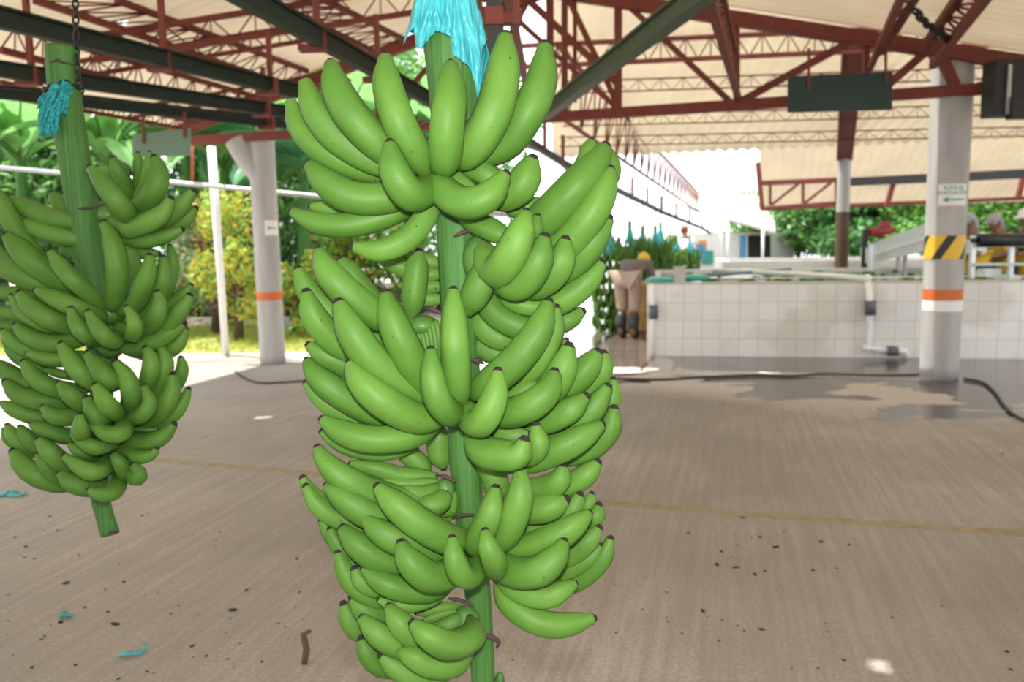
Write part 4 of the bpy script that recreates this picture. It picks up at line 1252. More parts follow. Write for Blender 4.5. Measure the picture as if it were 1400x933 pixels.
# roller frame at the right
root = thing('roller_stand', 'grey steel stand carrying a black roller at the right edge behind the tank', 'roller stand', at(1360, 386, 10.6) - V((0, 0, .85)))
Yr = 10.4
mb = MB(); mb.tube([at(1337, 329, Yr), at(1400, 328, Yr)], .085, 20); mb.tube([at(1328, 329, Yr), at(1337, 329, Yr)], .03, 8); mb.tube([at(1400, 328, Yr), at(1412, 328, Yr)], .03, 8); mb.build('roller', ['black'], root)
for x in (1331, 1384, 1416):
    mb = MB(); t = at(x, 322, Yr + .05); mb.bar(t, V((t.x, t.y, 0)), .055); mb.build('leg', ['steel'], root)
mb = MB(); mb.bar(at(1331, 362, Yr), at(1416, 361, Yr), .05, .03); mb.bar(at(1331, 337, Yr + .02), at(1416, 336, Yr + .02), .04, .03); mb.build('cross_rail', ['galv'], root)
mb = MB(); mb.box(at(1358, 379, Yr + .3), (.55, .3, .05)); mb.box(at(1352, 372, Yr + .3), (.2, .2, .08)); mb.build('tray', ['steel'], root)

# ---------------------------------------------------------------- people
def skin(J, E, sub=1):
    """J: name -> (point, radius); E: pairs. One continuous surface through the joints."""
    names = list(J); idx = {n: i for i, n in enumerate(names)}
    me = bpy.data.meshes.new('skin'); me.from_pydata([tuple(J[n][0]) for n in names], [(idx[a], idx[b]) for a, b in E], [])
    ob = bpy.data.objects.new('skin', me); COL.objects.link(ob)
    md = ob.modifiers.new('s', 'SKIN'); md.use_smooth_shade = True
    for i, n in enumerate(names):
        r = J[n][1]
        me.skin_vertices[0].data[i].radius = (r, r) if not hasattr(r, '__len__') else r
    me.skin_vertices[0].data[0].use_root = True
    s2 = ob.modifiers.new('u', 'SUBSURF'); s2.levels = sub + 1; s2.render_levels = sub + 1
    dg = bpy.context.evaluated_depsgraph_get()
    m2 = bpy.data.meshes.new_from_object(ob.evaluated_get(dg))
    vs = [v.co.copy() for v in m2.vertices]; fs = [list(p.vertices) for p in m2.polygons]
    bpy.data.objects.remove(ob); bpy.data.meshes.remove(me); bpy.data.meshes.remove(m2)
    return vs, fs
def person(label, base, face, J, wear, headc, facedir, cap):
    """J in metres in the person's own frame (x to the side, y forward, z up), turned to `face`"""
    Rz = Matrix.Rotation(face, 3, 'Z')
    g = lambda p: base + Rz @ V(p)
    root = thing('person', label, 'person', base)
    JJ = {k: (g(p), r) for k, (p, r) in J.items()}
    E = [('pelvis', 'belly'), ('belly', 'chest'), ('chest', 'neck'), ('neck', 'head')]
    for s in 'lr':
        E += [('chest', s + 'sh'), (s + 'sh', s + 'el'), (s + 'el', s + 'wr'), (s + 'wr', s + 'palm'), ('pelvis', s + 'hip'), (s + 'hip', s + 'kn'), (s + 'kn', s + 'an'), (s + 'an', s + 'toe')]
    vs, fs = skin(JJ, [e for e in E if e[0] in JJ and e[1] in JJ])
    mb = MB(); mb.add(vs, fs, 0, True)
    hc = g(headc); fd = (Rz @ V(facedir)).normalized(); upv = V((0, 0, 1)); sd = fd.cross(upv).normalized(); upv = sd.cross(fd)
    R = Matrix((sd, fd, upv)).transposed()
    mb.ball(hc, (.076, .095, .115), R, 18, 12)
    mb.ball(hc + R @ V((0, .097, -.01)), (.014, .022, .022), R, 8, 6); mb.ball(hc + R @ V((0, .085, -.055)), (.028, .012, .009), R, 8, 6)
    for s in (-1, 1):
        mb.ball(hc + R @ V((s * .078, -.005, 0)), (.012, .024, .032), R, 8, 6)
        mb.ball(hc + R @ V((s * .032, .084, .022)), (.014, .010, .009), R, 8, 6)
    for s in 'lr':
        w0, p0 = JJ[s + 'wr'][0], JJ[s + 'palm'][0]
        d = (p0 - w0).normalized(); q = d.cross(V((0, 1, 0))); q = q.normalized() if q.length > .1 else V((1, 0, 0)); nrm = q.cross(d)
        for i, ln in enumerate((.066, .076, .072, .056)):
            a = p0 + q * (-.027 + .018 * i) + d * .02
            mb.tube([a, a + d * ln * .45 + nrm * .004, a + d * ln * .8 + nrm * .018, a + d * ln + nrm * .035], [.0095, .009, .0085, .007], 7)
        a = p0 - q * .03 - d * .02
        mb.tube([a, a - q * .025 + d * .02, a - q * .028 + d * .052], [.011, .010, .008], 7)
    mb.build('body', ['skin'], root)
    for nm, m_, keys, edges, grow in wear:
        JW = {k: (g(J[k][0]) if k in J else g(grow['x'][k][0]), ((J[k][1] if k in J else grow['x'][k][1]) + grow.get(k, grow['d']))) for k in keys}
        vs, fs = skin(JW, edges); mm = MB(); mm.add(vs, fs, 0, True); mm.build(nm, [m_], root)
    if cap:
        c2 = MB(); c2.ball(hc + R @ V((0, -.008, .03)), (.09, .11, .10), R, 18, 12)
        if cap[1]: c2.ball(hc + R @ V((0, .12, .035)), (.075, .075, .012), R, 14, 6)
        if len(cap) > 2: c2.ball(hc + R @ V((0, -.08, -.06)), (.085, .05, .12), R, 12, 8)
        c2.build('cap', [cap[0]], root)
    return root
Yp = atz(854, 463).y
pb_ = V((atz(858, 463).x, Yp, 0))
Jb = {'pelvis': ((0, -.02, .90), .13), 'belly': ((0, .13, .98), .125), 'chest': ((0, .36, 1.03), .145), 'neck': ((0, .53, 1.04), .055), 'head': ((0, .60, 1.06), .06),
      'lsh': ((-.17, .40, 1.02), .06), 'lel': ((-.21, .45, .76), .045), 'lwr': ((-.15, .62, .62), .03), 'lpalm': ((-.13, .70, .58), .03),
      'rsh': ((.17, .40, 1.02), .06), 'rel': ((.21, .45, .76), .045), 'rwr': ((.15, .62, .62), .03), 'rpalm': ((.13, .70, .58), .03),
      'lhip': ((-.10, .0, .84), .10), 'lkn': ((-.10, .06, .47), .065), 'lan': ((-.10, -.02, .09), .045), 'ltoe': ((-.10, .15, .04), .04),
      'rhip': ((.10, .0, .84), .10), 'rkn': ((.10, .03, .47), .065), 'ran': ((.10, -.06, .09), .045), 'rtoe': ((.10, .11, .04), .04)}
legs = lambda top: [('pelvis', 'lhip'), ('lhip', 'lkn'), ('pelvis', 'rhip'), ('rhip', 'rkn'), ('lkn', 'lan'), ('rkn', 'ran')]
person('person bending forward beside the tank in a yellow cap, khaki trousers and black rubber boots', pb_, -.5, Jb, [
    ('trousers', 'khaki', ['pelvis', 'lhip', 'lkn', 'lsn', 'rhip', 'rkn', 'rsn'], [('pelvis', 'lhip'), ('lhip', 'lkn'), ('lkn', 'lsn'), ('pelvis', 'rhip'), ('rhip', 'rkn'), ('rkn', 'rsn')],
     {'d': .022, 'x': {'lsn': ((-.10, .04, .36), .07), 'rsn': ((.10, .01, .36), .07)}}),
    ('shirt', 'shirt', ['pelvis', 'belly', 'chest', 'lsh', 'rsh', 'lel', 'rel'], [('pelvis', 'belly'), ('belly', 'chest'), ('chest', 'lsh'), ('chest', 'rsh'), ('lsh', 'lel'), ('rsh', 'rel')], {'d': .018}),
    ('boot', 'boot', ['lan', 'ltoe', 'lshin'], [('lshin', 'lan'), ('lan', 'ltoe')], {'d': .012, 'lan': .03, 'x': {'lshin': ((-.10, .03, .39), .082)}}),
    ('boot', 'boot', ['ran', 'rtoe', 'rshin'], [('rshin', 'ran'), ('ran', 'rtoe')], {'d': .012, 'ran': .03, 'x': {'rshin': ((.10, .0, .39), .082)}}),
], (0, .66, 1.06), (0, .8, -.55), ('yellowcloth', True))
def standing(tilt):
    y = tilt
    return {'pelvis': ((0, 0, .94), .13), 'belly': ((0, .02 + y * .3, 1.10), .125), 'chest': ((0, .03 + y * .7, 1.32), .14), 'neck': ((0, .05 + y, 1.47), .055), 'head': ((0, .07 + y * 1.1, 1.54), .06),
      'lsh': ((-.18, .03 + y * .8, 1.38), .06), 'lel': ((-.24, .10 + y, 1.12), .045), 'lwr': ((-.16, .32 + y, 1.08), .03), 'lpalm': ((-.14, .40 + y, 1.06), .03),
      'rsh': ((.18, .03 + y * .8, 1.38), .06), 'rel': ((.24, .10 + y, 1.12), .045), 'rwr': ((.16, .32 + y, 1.04), .03), 'rpalm': ((.14, .40 + y, 1.02), .03),
      'lhip': ((-.10, 0, .86), .10), 'lkn': ((-.11, .02, .48), .065), 'lan': ((-.11, 0, .09), .045), 'ltoe': ((-.12, .15, .04), .04),
      'rhip': ((.10, 0, .86), .10), 'rkn': ((.11, .02, .48), .065), 'ran': ((.11, 0, .09), .045), 'rtoe': ((.12, .15, .04), .04)}
arms = [('pelvis', 'belly'), ('belly', 'chest'), ('chest', 'lsh'), ('chest', 'rsh'), ('lsh', 'lel'), ('rsh', 'rel')]
def worker(label, px, Y, face, tilt, shirt, apron, cap, hgt=1.0):
    b_ = V((at(px, 330, Y).x, Y, 0)); J = {k: (tuple(hgt * c for c in p), r) for k, (p, r) in standing(tilt).items()}
    hc = V(J['head'][0]) + V((0, .03, .06))
    person(label, b_, face, J, [
        ('trousers', 'navy', ['pelvis', 'lhip', 'lkn', 'lan', 'rhip', 'rkn', 'ran'], legs(0), {'d': .02, 'lan': .03, 'ran': .03}),
        ('shirt', shirt, ['pelvis', 'belly', 'chest', 'lsh', 'rsh', 'lel', 'rel'], arms, {'d': .018}),
        ('apron', apron, ['pelvis', 'belly', 'knees'], [('belly', 'pelvis'), ('pelvis', 'knees')], {'d': .05, 'x': {'knees': ((0, .04, .5), .15)}}),
    ], tuple(hc), (0, 1, -.3), cap)
worker('person in a grey cap and white shirt just right of the concrete column', 1338, 11.9, math.pi * .55, .08, 'whitecloth', 'apron', ('capgrey', True, 1), .97)
worker('person stooping in a grey cap and yellow apron behind the black roller', 1377, 12.2, math.pi * .6, .16, 'apron', 'apron', ('capgrey', True, 1), .96)
worker('person in a white cap at the right edge behind the roller stand', 1412, 12.0, math.pi * .6, .06, 'navy', 'apron', ('whitecloth', True), 1.0)
# drum and crate by the bending person
c = V((at(880, 432, Yp + .7).x, Yp + .9, 0))
mb = MB(); mb.lathe([(.22, 0), (.24, .03), (.24, .3), (.255, .32), (.255, .36), (.24, .38), (.24, .62), (.255, .64), (.24, .70), (.20, .74), (.05, .75)], c, 28)
tag(mb.build('drum', ['drum'], None, c), 'tan plastic drum standing behind the bending person', 'drum')
c = V((at(850, 432, Yp + 1.2).x, Yp + 1.3, 0))
mb = MB(); mb.box(c + V((0, 0, .02)), (.34, .3, .04)); 
for sx, sy, lx, ly in ((0, .15, .36, .03), (0, -.15, .36, .03), (.17, 0, .03, .3), (-.17, 0, .03, .3)): mb.box(c + V((sx, sy, .26)), (lx, ly, .5))
mb.box(c + V((0, -.155, .47)), (.38, .03, .05)); mb.box(c + V((0, .155, .47)), (.38, .03, .05))
tag(mb.build('crate', ['orangep'], None, c), 'orange plastic crate behind the legs of the bending person', 'crate')
# ---------------------------------------------------------------- the row of distant bunches
def far_bunch(label, seed, Ltot, hands_n):
    rg = random.Random(seed); root = thing('hanging_bunch', label, 'banana bunch', (0, 0, 0), 'bunches hanging in a row beyond the tank')
    mb = MB(); mb.tube([(0, 0, .40), (.01, 0, .2), (0, 0, -Ltot), (.02, 0, -Ltot - .16)], [.03, .032, .022, .014], 10); mb.build('stalk', ['stalk'], root)
    for h in range(hands_n):
        z = -h * Ltot / hands_n; mb = MB(); a0 = rg.uniform(0, 6.28); n = 14; ln = .27 - .012 * h
        for i in range(n):
            a = a0 + (i / n - .5) * 5.4; q = V((math.cos(a), math.sin(a), 0)); up = V((0, 0, 1)); k = rg.uniform(.8, 1.1) * ln
            lo = (i % 2) * -.04
            banana_into(mb, [q * .03 + up * (z + lo), q * (.03 + k * .45) + up * (z + lo - .03), q * (.04 + k * .75) + up * (z + lo + .05), q * (.05 + k * .72) + up * (z + lo + .05 + k * .4)], .0235, rg, 7, 7)
        mb.build('hand', ['banana', 'tip'], root)
    mb = MB(); vs = []; n, k = 18, 8
    for j in range(k + 1):
        for i in range(n):
            a = 2 * math.pi * i / n; r = .038 + .05 * (j / k) ** 1.3 + .016 * math.sin(5 * a + j) * j / k
            vs.append((r * math.cos(a), r * math.sin(a), .27 - .27 * j / k + .05 * math.sin(3 * a + seed) * j / k))
    mb.add(vs, [(j * n + i, j * n + (i + 1) % n, (j + 1) * n + (i + 1) % n, (j + 1) * n + i) for j in range(k) for i in range(n)], 0, True)
    solid(mb.build('plastic_sleeve', ['bag'], root), .001)
    mb = MB(); mb.tube([(0, 0, .38), (0, 0, .95)], .008, 6); mb.build('hook', ['chainm'], root)
    return root
proto = far_bunch('', 5, 1.15, 8)
row = [(833, 305, 12.5, 'hanging bunch nearest us in the distant row, just behind the fruit of the big bunch'), (861, 303, 13.6, 'second distant hanging bunch from the left, above the yellow cap'),
       (879, 309, 14.0, 'third distant hanging bunch from the left'), (896, 309, 14.5, 'fourth distant hanging bunch from the left'), (903, 304, 15.2, 'fifth distant hanging bunch from the left, its stalk overlapping the fourth'),
       (916, 319, 15.8, 'sixth distant hanging bunch, with a short stalk'), (925, 320, 16.4, 'seventh distant hanging bunch, beside the red cloth'), (943, 321, 17, 'last hanging bunch at the right end of the distant row')]
for i, (px, py, Y, lab) in enumerate(row):
    o = proto if i == 0 else copy_tree(proto)
    p = at(px, py, Y); o.location = (p.x, p.y, p.z - .40 * (1.2 if i == 0 else 1)); o.rotation_euler = (0, 0, i * 1.1); o['label'] = lab
    k = 1.2 if i == 0 else 1 if i < 5 else .92; o.scale = (k, k, k)
# red cloth / helper far behind
worker('person in a red cap far behind between the hanging bunches', 937, 19.5, 0, .02, 'whitecloth', 'whitecloth', ('redp', True), .96)
# ---------------------------------------------------------------- small building at the back
bx0 = V((at(1000, 360, 32).x, 32, 0))
root = thing('white_building', 'low white building with a pale sloping roof and a blue door beyond the tank', 'building', bx0)
A, B = at(975, 372, 32), at(1085, 372, 36)
A.z = B.z = 0
d = (B - A).normalized(); nb = V((-d.y, d.x, 0)); 
mb = MB(); zt = at(1000, 318, 33).z
mb.add([A, B, B + V((0, 0, zt)), A + V((0, 0, zt)), A + nb * 4, B + nb * 4, B + nb * 4 + V((0, 0, zt)), A + nb * 4 + V((0, 0, zt))], [(0, 1, 2, 3), (7, 6, 5, 4), (0, 4, 5, 1), (1, 5, 6, 2), (2, 6, 7, 3), (3, 7, 4, 0)])
mb.build('wall', ['cream'], root)
mb = MB(); e0, e1 = at(925, 282, 31), at(1060, 320, 33); r0, r1 = e0 + V((2, 7, 1.0)), e1 + V((2, 7, 1.6)); t_ = V((0, 0, .12))
mb.add([e0, e1, r1, r0, e0 + t_, e1 + t_, r1 + t_, r0 + t_], [(3, 2, 1, 0), (4, 5, 6, 7), (0, 1, 5, 4), (1, 2, 6, 5), (2, 3, 7, 6), (3, 0, 4, 7)]); mb.build('roof', ['rooflight'], root)
def wallbox(x0, x1, y0, y1, nm, mt, t=.06):
    f_ = lambda x, y: onplane(x, y, A - nb * .03, nb)
    P = [f_(x0, y1), f_(x1, y1), f_(x1, y0), f_(x0, y0)]
    mb = MB(); mb.add(P + [p - nb * t for p in P], [(0, 1, 2, 3), (7, 6, 5, 4), (0, 4, 5, 1), (1, 5, 6, 2), (2, 6, 7, 3), (3, 7, 4, 0)]); return mb.build(nm, [mt], root)
wallbox(1012, 1018, 322, 356, 'door', 'blue'); wallbox(1023, 1052, 322, 352, 'dark_opening', 'dark')
for x in (985, 995, 1043):
    mb = MB(); q = at(x, 330, 31); mb.tube([V((q.x, q.y, 0)), V((q.x, q.y, at(x, 305, 31).z))], .05, 8); mb.build('post', ['white'], root)
# bright posters on the screen behind the bunches
root = thing('painted_panel', 'pale panel with blue and green patches behind the row of bunches', 'panel', V((at(958, 372, 20).x, 20, 0)))
P = [at(945, 372, 20), at(985, 372, 20), at(985, 322, 20), at(945, 322, 20)]
P[0].z = P[1].z = 0
mb = MB(); mb.add(P + [p + V((0, .05, 0)) for p in P], [(0, 1, 2, 3), (7, 6, 5, 4), (0, 4, 5, 1), (1, 5, 6, 2), (2, 6, 7, 3), (3, 7, 4, 0)]); mb.build('sheet', ['white'], root)
for x, y, s, mt in ((955, 345, .2, 'blue'), (968, 352, .16, 'lid'), (960, 336, .12, 'orangep'), (950, 356, .12, 'blue')):
    mb = MB(); mb.box(at(x, y, 19.96), (s * 1.6, .03, s * 2)); mb.build('patch', [mt], root)
# hoses and ropes on the ground
def hose(label, pts, r, z=None, matn='hose', name='hose'):
    P = [atz(x, y, 0) + V((0, 0, r + .002)) for x, y in pts]
    mb = MB(); mb.tube([V(q) for q in crom([tuple(p) for p in P], 60)], r, 8)
    tag(mb.build(name, [matn], None, P[0]), label, 'hose')
hose('black hose lying across the wet floor in front of the tank', [(842, 520), (900, 521), (960, 518), (1030, 515), (1080, 516), (1130, 513), (1200, 515), (1268, 514)], .012)
hose('black hose curling away right of the concrete column', [(1318, 520), (1345, 526), (1362, 541), (1372, 556), (1390, 572), (1430, 590)], .012)
hose('thin dark cord curving over the bright floor by the garden column', [(322, 510), (336, 519), (356, 525), (395, 524), (450, 520)], .010, name='cord')
hose('thin green cord leaning down to the kerb left of the garden column', [(283, 440), (294, 460), (303, 477), (312, 490)], .010, matn='leaf_c', name='cord')
mb = MB(); a, b_ = atz(309, 486), at(289, 200, 10.2); mb.tube([a, b_], [.045, .05], 12)
tag(mb.build('white_pole', ['pvc'], None, a), 'white plastic pole leaning at the edge of the garden', 'pole')
# floor markings and litter
def strip(name, pts, wd, matn, h=.0025):
    P = [atz(x, y, 0) for x, y in pts]; mb = MB()
    for a, b_ in zip(P, P[1:]):
        n = (b_ - a).cross(V((0, 0, 1))).normalized() * wd / 2; t = V((0, 0, h))
        mb.add([a - n, b_ - n, b_ + n, a + n, a - n + t, b_ - n + t, b_ + n + t, a + n + t], [(3, 2, 1, 0), (4, 5, 6, 7), (0, 1, 5, 4), (2, 3, 7, 6), (1, 2, 6, 5), (3, 0, 4, 7)])
    o = mb.build(name, [matn], None, P[0]); return tag(o, kind='structure')
def worn(name, c, floorc, lo, hi):
    m, t, b = nodes(name); N, L = t.nodes, t.links; b.inputs['Roughness'].default_value = .75
    tc = N.new('ShaderNodeTexCoord'); nz = N.new('ShaderNodeTexNoise'); nz.inputs['Scale'].default_value = 9; nz.inputs['Detail'].default_value = 8; nz.inputs['Roughness'].default_value = .7
    L.new(tc.outputs['Object'], nz.inputs['Vector']); cr = N.new('ShaderNodeValToRGB')
    cr.color_ramp.elements[0].position = lo; cr.color_ramp.elements[1].position = hi
    cr.color_ramp.elements[0].color = (0, 0, 0, 1); L.new(nz.outputs['Fac'], cr.inputs[0])
    b.inputs['Base Color'].default_value = (*c, 1)
    L.new(cr.outputs[0], b.inputs['Alpha']); M[name] = m
worn('worn_yellow_line', (.50, .39, .19), None, .36, .74)
worn('worn_white_line', (.62, .56, .50), None, .45, .8)
strip('trim_1', [(180, 626), (500, 655), (830, 688), (1100, 709), (1440, 733)], .085, 'worn_yellow_line')
strip('trim_2', [(-20, 712), (130, 655), (230, 612), (330, 583), (425, 556)], .05, 'worn_white_line')
litter = MB()
rg = random.Random(21)
spots = [(480 + 0 * i, 0) for i in range(0)]
for i in range(150):
    if i < 80: px, py = rg.uniform(0, 420), rg.uniform(690, 930)
    elif i < 130: px, py = rg.gauss(960, 130), rg.gauss(790, 60)
    else: px, py = rg.uniform(830, 1400), rg.uniform(560, 930)
    if not 560 < py < 980: continue
    p = atz(px, py, 0); s = rg.choice([.003, .004, .004, .006, .009]) * rg.uniform(.7, 1.2)
    litter.ball(p + V((0, 0, s * .25)), (s * rg.uniform(.8, 2.2), s * rg.uniform(.7, 1.4), s * .35), Matrix.Rotation(rg.uniform(0, 6), 3, 'Z'), 7, 5, fn=lambda q: 1 + .4 * noise.noise(q * 3 + p))
tag(litter.build('leaf_litter', ['tip'], None, atz(700, 850)), 'dark crumbs of dried leaf scattered over the concrete floor', 'litter', kind='stuff')
def scrap(label, pts, wd):
    P = [atz(x, y, 0) + V((0, 0, .004 + .012 * (i % 2))) for i, (x, y) in enumerate(pts)]
    P = [V(q) for q in crom([tuple(p) for p in P], 14)]; mb = MB(); vs = []
    for i, p in enumerate(P):
        a = P[min(i + 1, 14)] - P[max(i - 1, 0)]; n = a.cross(V((0, 0, 1))).normalized() * wd * (.35 + .65 * math.sin(math.pi * (i + .5) / 15)) * rg.uniform(.6, 1.1)
        vs += [p - n, p + V((0, 0, .012 * rg.random())), p + n]
    mb.add(vs, [f for i in range(14) for f in ((3 * i, 3 * i + 3, 3 * i + 4, 3 * i + 1), (3 * i + 1, 3 * i + 4, 3 * i + 5, 3 * i + 2))], 0, True)
    o = mb.build('plastic_scrap', ['bag'], None, P[0]); solid(o, .0006); tag(o, label, 'plastic scrap')
scrap('turquoise plastic scrap on the bright floor at the far left edge', [(-6, 681), (12, 677), (24, 679), (37, 677)], .04)
scrap('small turquoise plastic scrap below the shaded bunch', [(83, 842), (90, 845), (99, 843)], .022)
scrap('curled strip of turquoise plastic near the bottom left of the floor', [(162, 899), (174, 899), (190, 895), (201, 888)], .014)
mb = MB(); p = atz(416, 908); mb.tube([p, p + V((.01, 0, .05)), p + V((.0, .01, .10)), p + V((.025, 0, .115))], [.010, .012, .011, .006], 8)
tag(mb.build('dry_stalk', ['wood'], None, p), 'short dry brown stalk end standing on the floor left of the big bunch', 'stalk')

# ================================================================ garden
def leafcloud(mb, blobs, n, size, rg, mis=(0,)):
    vols = [r[0] * r[1] * r[2] for _, r in blobs]; tot = sum(vols)
    for (c, r), vv in zip(blobs, vols):
        for _ in range(int(n * vv / tot)):
            d = V((rg.gauss(0, 1), rg.gauss(0, 1), rg.gauss(0, 1))).normalized() * (rg.random() ** .35)
            p = c + V((d.x * r[0], d.y * r[1], d.z * r[2]))
            a = V((rg.gauss(0, 1), rg.gauss(0, 1), rg.gauss(0, .6))).normalized(); b_ = a.cross(V((rg.gauss(0, 1), rg.gauss(0, 1), rg.gauss(0, 1)))).normalized()
            s = size * rg.uniform(.6, 1.3)
            mb.add([p - a * s, p + b_ * s * .42, p + a * s, p - b_ * s * .42], [(0, 1, 2, 3)], rg.choice(mis))
def shrub(name, label, cat, c, w_, h, mats, n, size, seed, group=None, trunk=True, z0=None, nb=9):
    rg = random.Random(seed); root = thing(name, label, cat, c, group)
    blobs = []
    for i in range(nb):
        a = rg.uniform(0, 6.28); q = rg.random() ** .5
        zz = rg.uniform(.25 if trunk else .12, .92) * h
        k = 1 - .45 * (zz / h)
        blobs.append((c + V((math.cos(a) * q * w_ * .55 * k, math.sin(a) * q * w_ * .55 * k, zz)), (w_ * rg.uniform(.2, .34), w_ * rg.uniform(.2, .34), h * rg.uniform(.13, .22))))
    mb = MB(); leafcloud(mb, blobs, n, size, rg, range(len(mats))); mb.build('foliage', mats, root)
    tb_ = MB(); tb_.tube([c, c + V((.03 * h, 0, .4 * h)), c + V((0, .02 * h, .8 * h))], [.03 * h + .02, .02 * h + .01, .008 * h], 8)
    for bc, br in blobs[:6]: tb_.tube([c + V((.01, 0, .3 * h)), (c + bc) / 2 + V((0, 0, .12 * h)), bc], [.012 * h, .009 * h, .004 * h], 6)
    tb_.build('stem', ['wood'], root)
def banana_plant(label, c, h, nl, seed, matn='bleaf', lean=0):
    rg = random.Random(seed); root = thing('banana_plant', label, 'banana plant', c, None)
    top = c + V((lean, 0, h * .55))
    mb = MB(); mb.tube([c, c + V((lean * .3, 0, h * .25)), top, top + V((0, 0, .2))], [.13, .11, .075, .03], 14); mb.build('pseudostem', ['stalk'], root)
    for k in range(nl):
        az = rg.uniform(0, 6.28) if k % 3 else rg.uniform(-2.6, -.5); L = h * rg.uniform(.36, .56); el = rg.uniform(.75, 1.35); wd = h * rg.uniform(.05, .075)
        q = V((math.cos(az), math.sin(az), 0)); P = []; n = 18; p = top.copy(); e = el; droop = rg.uniform(1.2, 2.3)
        for i in range(n + 1):
            P.append(p.copy()); p = p + (q * math.cos(e) + V((0, 0, math.sin(e)))) * (L / n); e -= droop / n
        mb = MB(); vs = []; side = q.cross(V((0, 0, 1)))
        for i, p in enumerate(P):
            t = i / n; w_ = wd * min(1, max(.02, (t - .10) * 6)) * (1 - max(0, (t - .72) / .28) ** 2 * .96)
            T = (P[min(i + 1, n)] - P[max(i - 1, 0)]).normalized(); nn = side.cross(T).normalized()
            jag = 1 - .22 * (rg.random() < .25)
            vs += [p - side * w_ * jag + nn * w_ * .35 - V((0, 0, w_ * .15)), p - side * w_ * .5 + nn * w_ * .22, p, p + side * w_ * .5 + nn * w_ * .22, p + side * w_ * jag + nn * w_ * .35 - V((0, 0, w_ * .15))]
        fs = [(5 * i + j, 5 * i + 5 + j, 5 * i + 6 + j, 5 * i + 1 + j) for i in range(n) for j in range(4)]
        mb.add(vs, fs, 0, True); lf = mb.build('leaf', [matn], root)
        rb_ = MB(); rb_.tube(P, [.028 * (1 - .85 * i / n) for i in range(n + 1)], 6); rb_.build('midrib', ['crown'], lf)
def gp(px, Y): return V((at(px, 400, Y).x, Y, 0))
for args in [('banana plant with broad leaves behind the hanging stalk at far left', gp(36, 13.6), 5.0, 10, 131, 'bleaf', .1), ('tall banana plant at the left edge of the garden', gp(-60, 14.2), 5.6, 9, 32, 'bleaf', 0),
             ('banana plant right of the shaded bunch, its leaves under the faded board', gp(175, 13.6), 4.9, 9, 33, 'bleaf', -.2), ('dark leaved banana plant behind the white pole', gp(262, 15.2), 5.3, 9, 34, 'bleafd', .1),
             ('bright banana plant with an upright leaf beside the white pole', gp(316, 14.4), 4.8, 8, 35, 'bleaf', 0), ('banana plant with low dark leaves right of the garden column', gp(415, 13.8), 4.4, 9, 36, 'bleafd', .1),
             ('banana plant seen between the fruit left of the thick stalk', gp(480, 15.5), 5.4, 9, 37, 'bleaf', 0), ('tall banana plant far back behind the big bunch', gp(560, 16.5), 5.4, 9, 38, 'bleaf', .1),
             ('banana plant behind the thick stalk, seen under the top hand', gp(640, 17.5), 5.2, 9, 39, 'bleafd', 0), ('banana plant far back between the left column and the pole', gp(352, 17.5), 6.0, 9, 40, 'bleafd', .2),
             ('far banana plant behind the shaded bunch', gp(110, 17.5), 6.4, 9, 41, 'bleafd', .2)]:
    banana_plant(*args)
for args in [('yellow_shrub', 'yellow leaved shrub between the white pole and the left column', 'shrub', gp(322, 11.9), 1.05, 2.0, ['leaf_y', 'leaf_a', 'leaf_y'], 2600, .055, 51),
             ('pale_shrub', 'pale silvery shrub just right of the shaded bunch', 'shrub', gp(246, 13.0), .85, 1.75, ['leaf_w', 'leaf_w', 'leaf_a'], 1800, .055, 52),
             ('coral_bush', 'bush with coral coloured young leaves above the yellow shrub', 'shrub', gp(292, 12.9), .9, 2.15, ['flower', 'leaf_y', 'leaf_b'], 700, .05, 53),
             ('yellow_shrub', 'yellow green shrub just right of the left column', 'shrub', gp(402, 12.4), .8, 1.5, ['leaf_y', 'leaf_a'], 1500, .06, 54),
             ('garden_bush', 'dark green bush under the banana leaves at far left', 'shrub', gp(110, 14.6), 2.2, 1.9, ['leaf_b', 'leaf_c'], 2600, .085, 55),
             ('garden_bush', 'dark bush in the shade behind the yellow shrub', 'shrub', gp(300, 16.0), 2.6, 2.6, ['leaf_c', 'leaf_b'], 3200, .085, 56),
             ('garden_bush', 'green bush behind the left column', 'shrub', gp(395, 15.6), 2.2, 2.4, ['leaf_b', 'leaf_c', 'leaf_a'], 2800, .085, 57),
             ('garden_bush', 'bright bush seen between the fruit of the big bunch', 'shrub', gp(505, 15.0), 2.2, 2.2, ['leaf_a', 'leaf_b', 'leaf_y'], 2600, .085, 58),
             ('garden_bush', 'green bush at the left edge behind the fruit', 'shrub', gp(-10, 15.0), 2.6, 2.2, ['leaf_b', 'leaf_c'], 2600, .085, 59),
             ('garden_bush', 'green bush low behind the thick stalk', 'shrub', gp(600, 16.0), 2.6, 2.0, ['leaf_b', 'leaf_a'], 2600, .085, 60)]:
    shrub(*args, trunk=False)
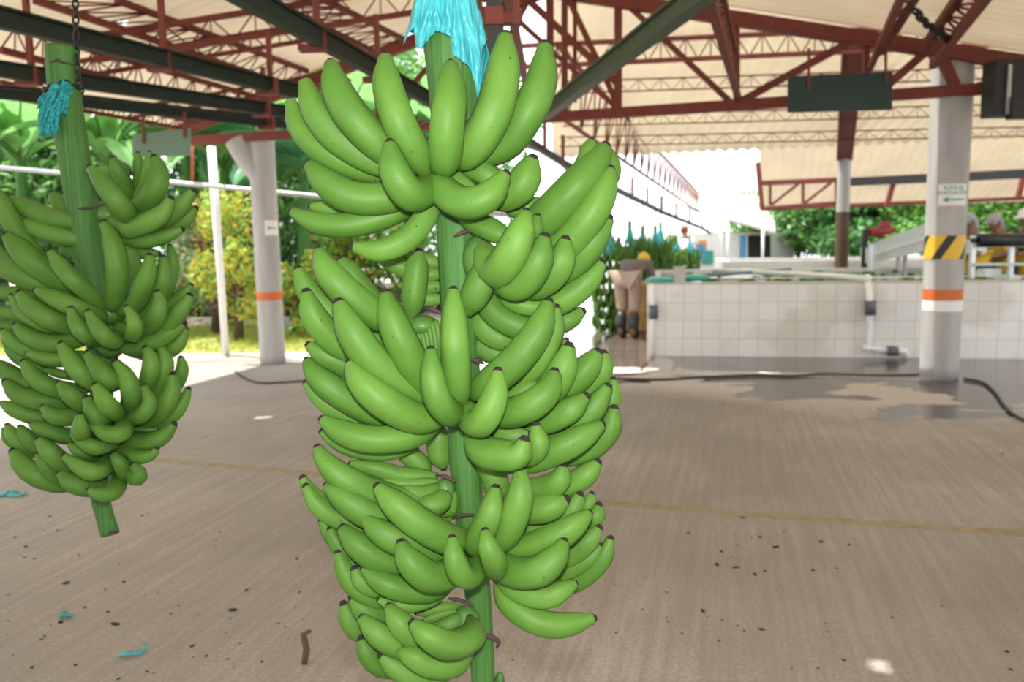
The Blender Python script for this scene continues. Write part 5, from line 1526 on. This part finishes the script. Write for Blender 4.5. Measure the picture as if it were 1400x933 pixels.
for args in [('garden_tree', 'tree filling the gap behind the shaded bunch and the faded board', 'tree', gp(150, 21), 5.5, 6.6, ['leaf_b', 'leaf_a', 'leaf_c'], 8000, .14, 61),
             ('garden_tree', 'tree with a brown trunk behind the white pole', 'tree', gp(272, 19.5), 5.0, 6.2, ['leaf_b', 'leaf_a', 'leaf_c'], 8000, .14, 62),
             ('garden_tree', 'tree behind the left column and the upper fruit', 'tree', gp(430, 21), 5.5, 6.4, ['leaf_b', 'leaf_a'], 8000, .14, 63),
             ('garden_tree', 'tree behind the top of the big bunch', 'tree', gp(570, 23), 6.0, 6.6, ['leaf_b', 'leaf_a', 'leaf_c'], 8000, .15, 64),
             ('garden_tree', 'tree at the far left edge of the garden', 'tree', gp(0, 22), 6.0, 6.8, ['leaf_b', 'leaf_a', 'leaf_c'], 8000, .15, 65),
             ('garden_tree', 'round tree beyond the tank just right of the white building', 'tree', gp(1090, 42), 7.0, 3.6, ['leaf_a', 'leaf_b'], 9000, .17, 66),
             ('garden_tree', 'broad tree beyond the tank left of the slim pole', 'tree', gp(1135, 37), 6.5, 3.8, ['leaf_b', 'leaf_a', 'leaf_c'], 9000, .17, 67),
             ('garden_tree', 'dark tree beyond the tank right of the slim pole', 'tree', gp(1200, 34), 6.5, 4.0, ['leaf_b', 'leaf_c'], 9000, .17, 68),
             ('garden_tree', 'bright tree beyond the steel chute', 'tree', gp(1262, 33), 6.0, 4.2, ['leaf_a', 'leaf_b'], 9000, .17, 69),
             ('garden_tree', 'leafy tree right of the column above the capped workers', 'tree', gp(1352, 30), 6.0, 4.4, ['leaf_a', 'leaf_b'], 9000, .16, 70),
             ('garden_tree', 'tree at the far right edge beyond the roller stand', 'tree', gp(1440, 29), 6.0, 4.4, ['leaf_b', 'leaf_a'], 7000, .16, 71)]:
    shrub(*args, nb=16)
# lawn with its kerb
la, lb_, lc, ld = atz(-60, 486), atz(440, 481), atz(560, 447), atz(-60, 447)
mb = MB(); z = V((0, 0, .012)); mb.add([la, lb_, lc, ld, la + z, lb_ + z, lc + z, ld + z], [(3, 2, 1, 0), (4, 5, 6, 7), (0, 1, 5, 4), (1, 2, 6, 5), (2, 3, 7, 6), (3, 0, 4, 7)])
M['soil'] = mat('lawn_ground', (.34, .36, .12), .9, var=.35, scale=3)
tag(mb.build('ground_lawn', ['soil'], None, la), kind='structure')
gr = MB(); rg = random.Random(77)
for i in range(9000):
    u, v_ = rg.random(), rg.random()
    p = (la.lerp(lb_, u)).lerp(ld.lerp(lc, u), v_) + z; h = rg.uniform(.03, .09); a = rg.uniform(0, 3.14); s = V((math.cos(a), math.sin(a), 0)) * .008
    gr.add([p - s, p + s, p + V((rg.uniform(-.03, .03), rg.uniform(-.03, .03), h))], [(0, 1, 2)], rg.choice((0, 0, 1)))
tag(gr.build('grass', ['leaf_y', 'leaf_a'], None, la), 'short sunlit grass between the floor edge and the garden kerb', 'grass', kind='stuff')
ka, kb_ = atz(-60, 446), atz(560, 444)
mb = MB(); mb.bar(ka + V((0, 0, .07)), kb_ + V((0, 0, .07)), .14, .15); tag(mb.build('kerb', ['kerb'], None, ka), kind='structure')
# shaded planting soil behind the kerb
mb = MB(); e = V((0, 14, 0)); mb.add([ka, kb_, kb_ + e, ka + e, ka + z * 2, kb_ + z * 2, kb_ + e + z * 2, ka + e + z * 2], [(3, 2, 1, 0), (4, 5, 6, 7), (0, 1, 5, 4), (1, 2, 6, 5), (2, 3, 7, 6), (3, 0, 4, 7)])
M['earth'] = mat('planting_soil', (.07, .055, .035), .95, var=.4, scale=2)
tag(mb.build('ground_bed', ['earth'], None, ka), kind='structure')
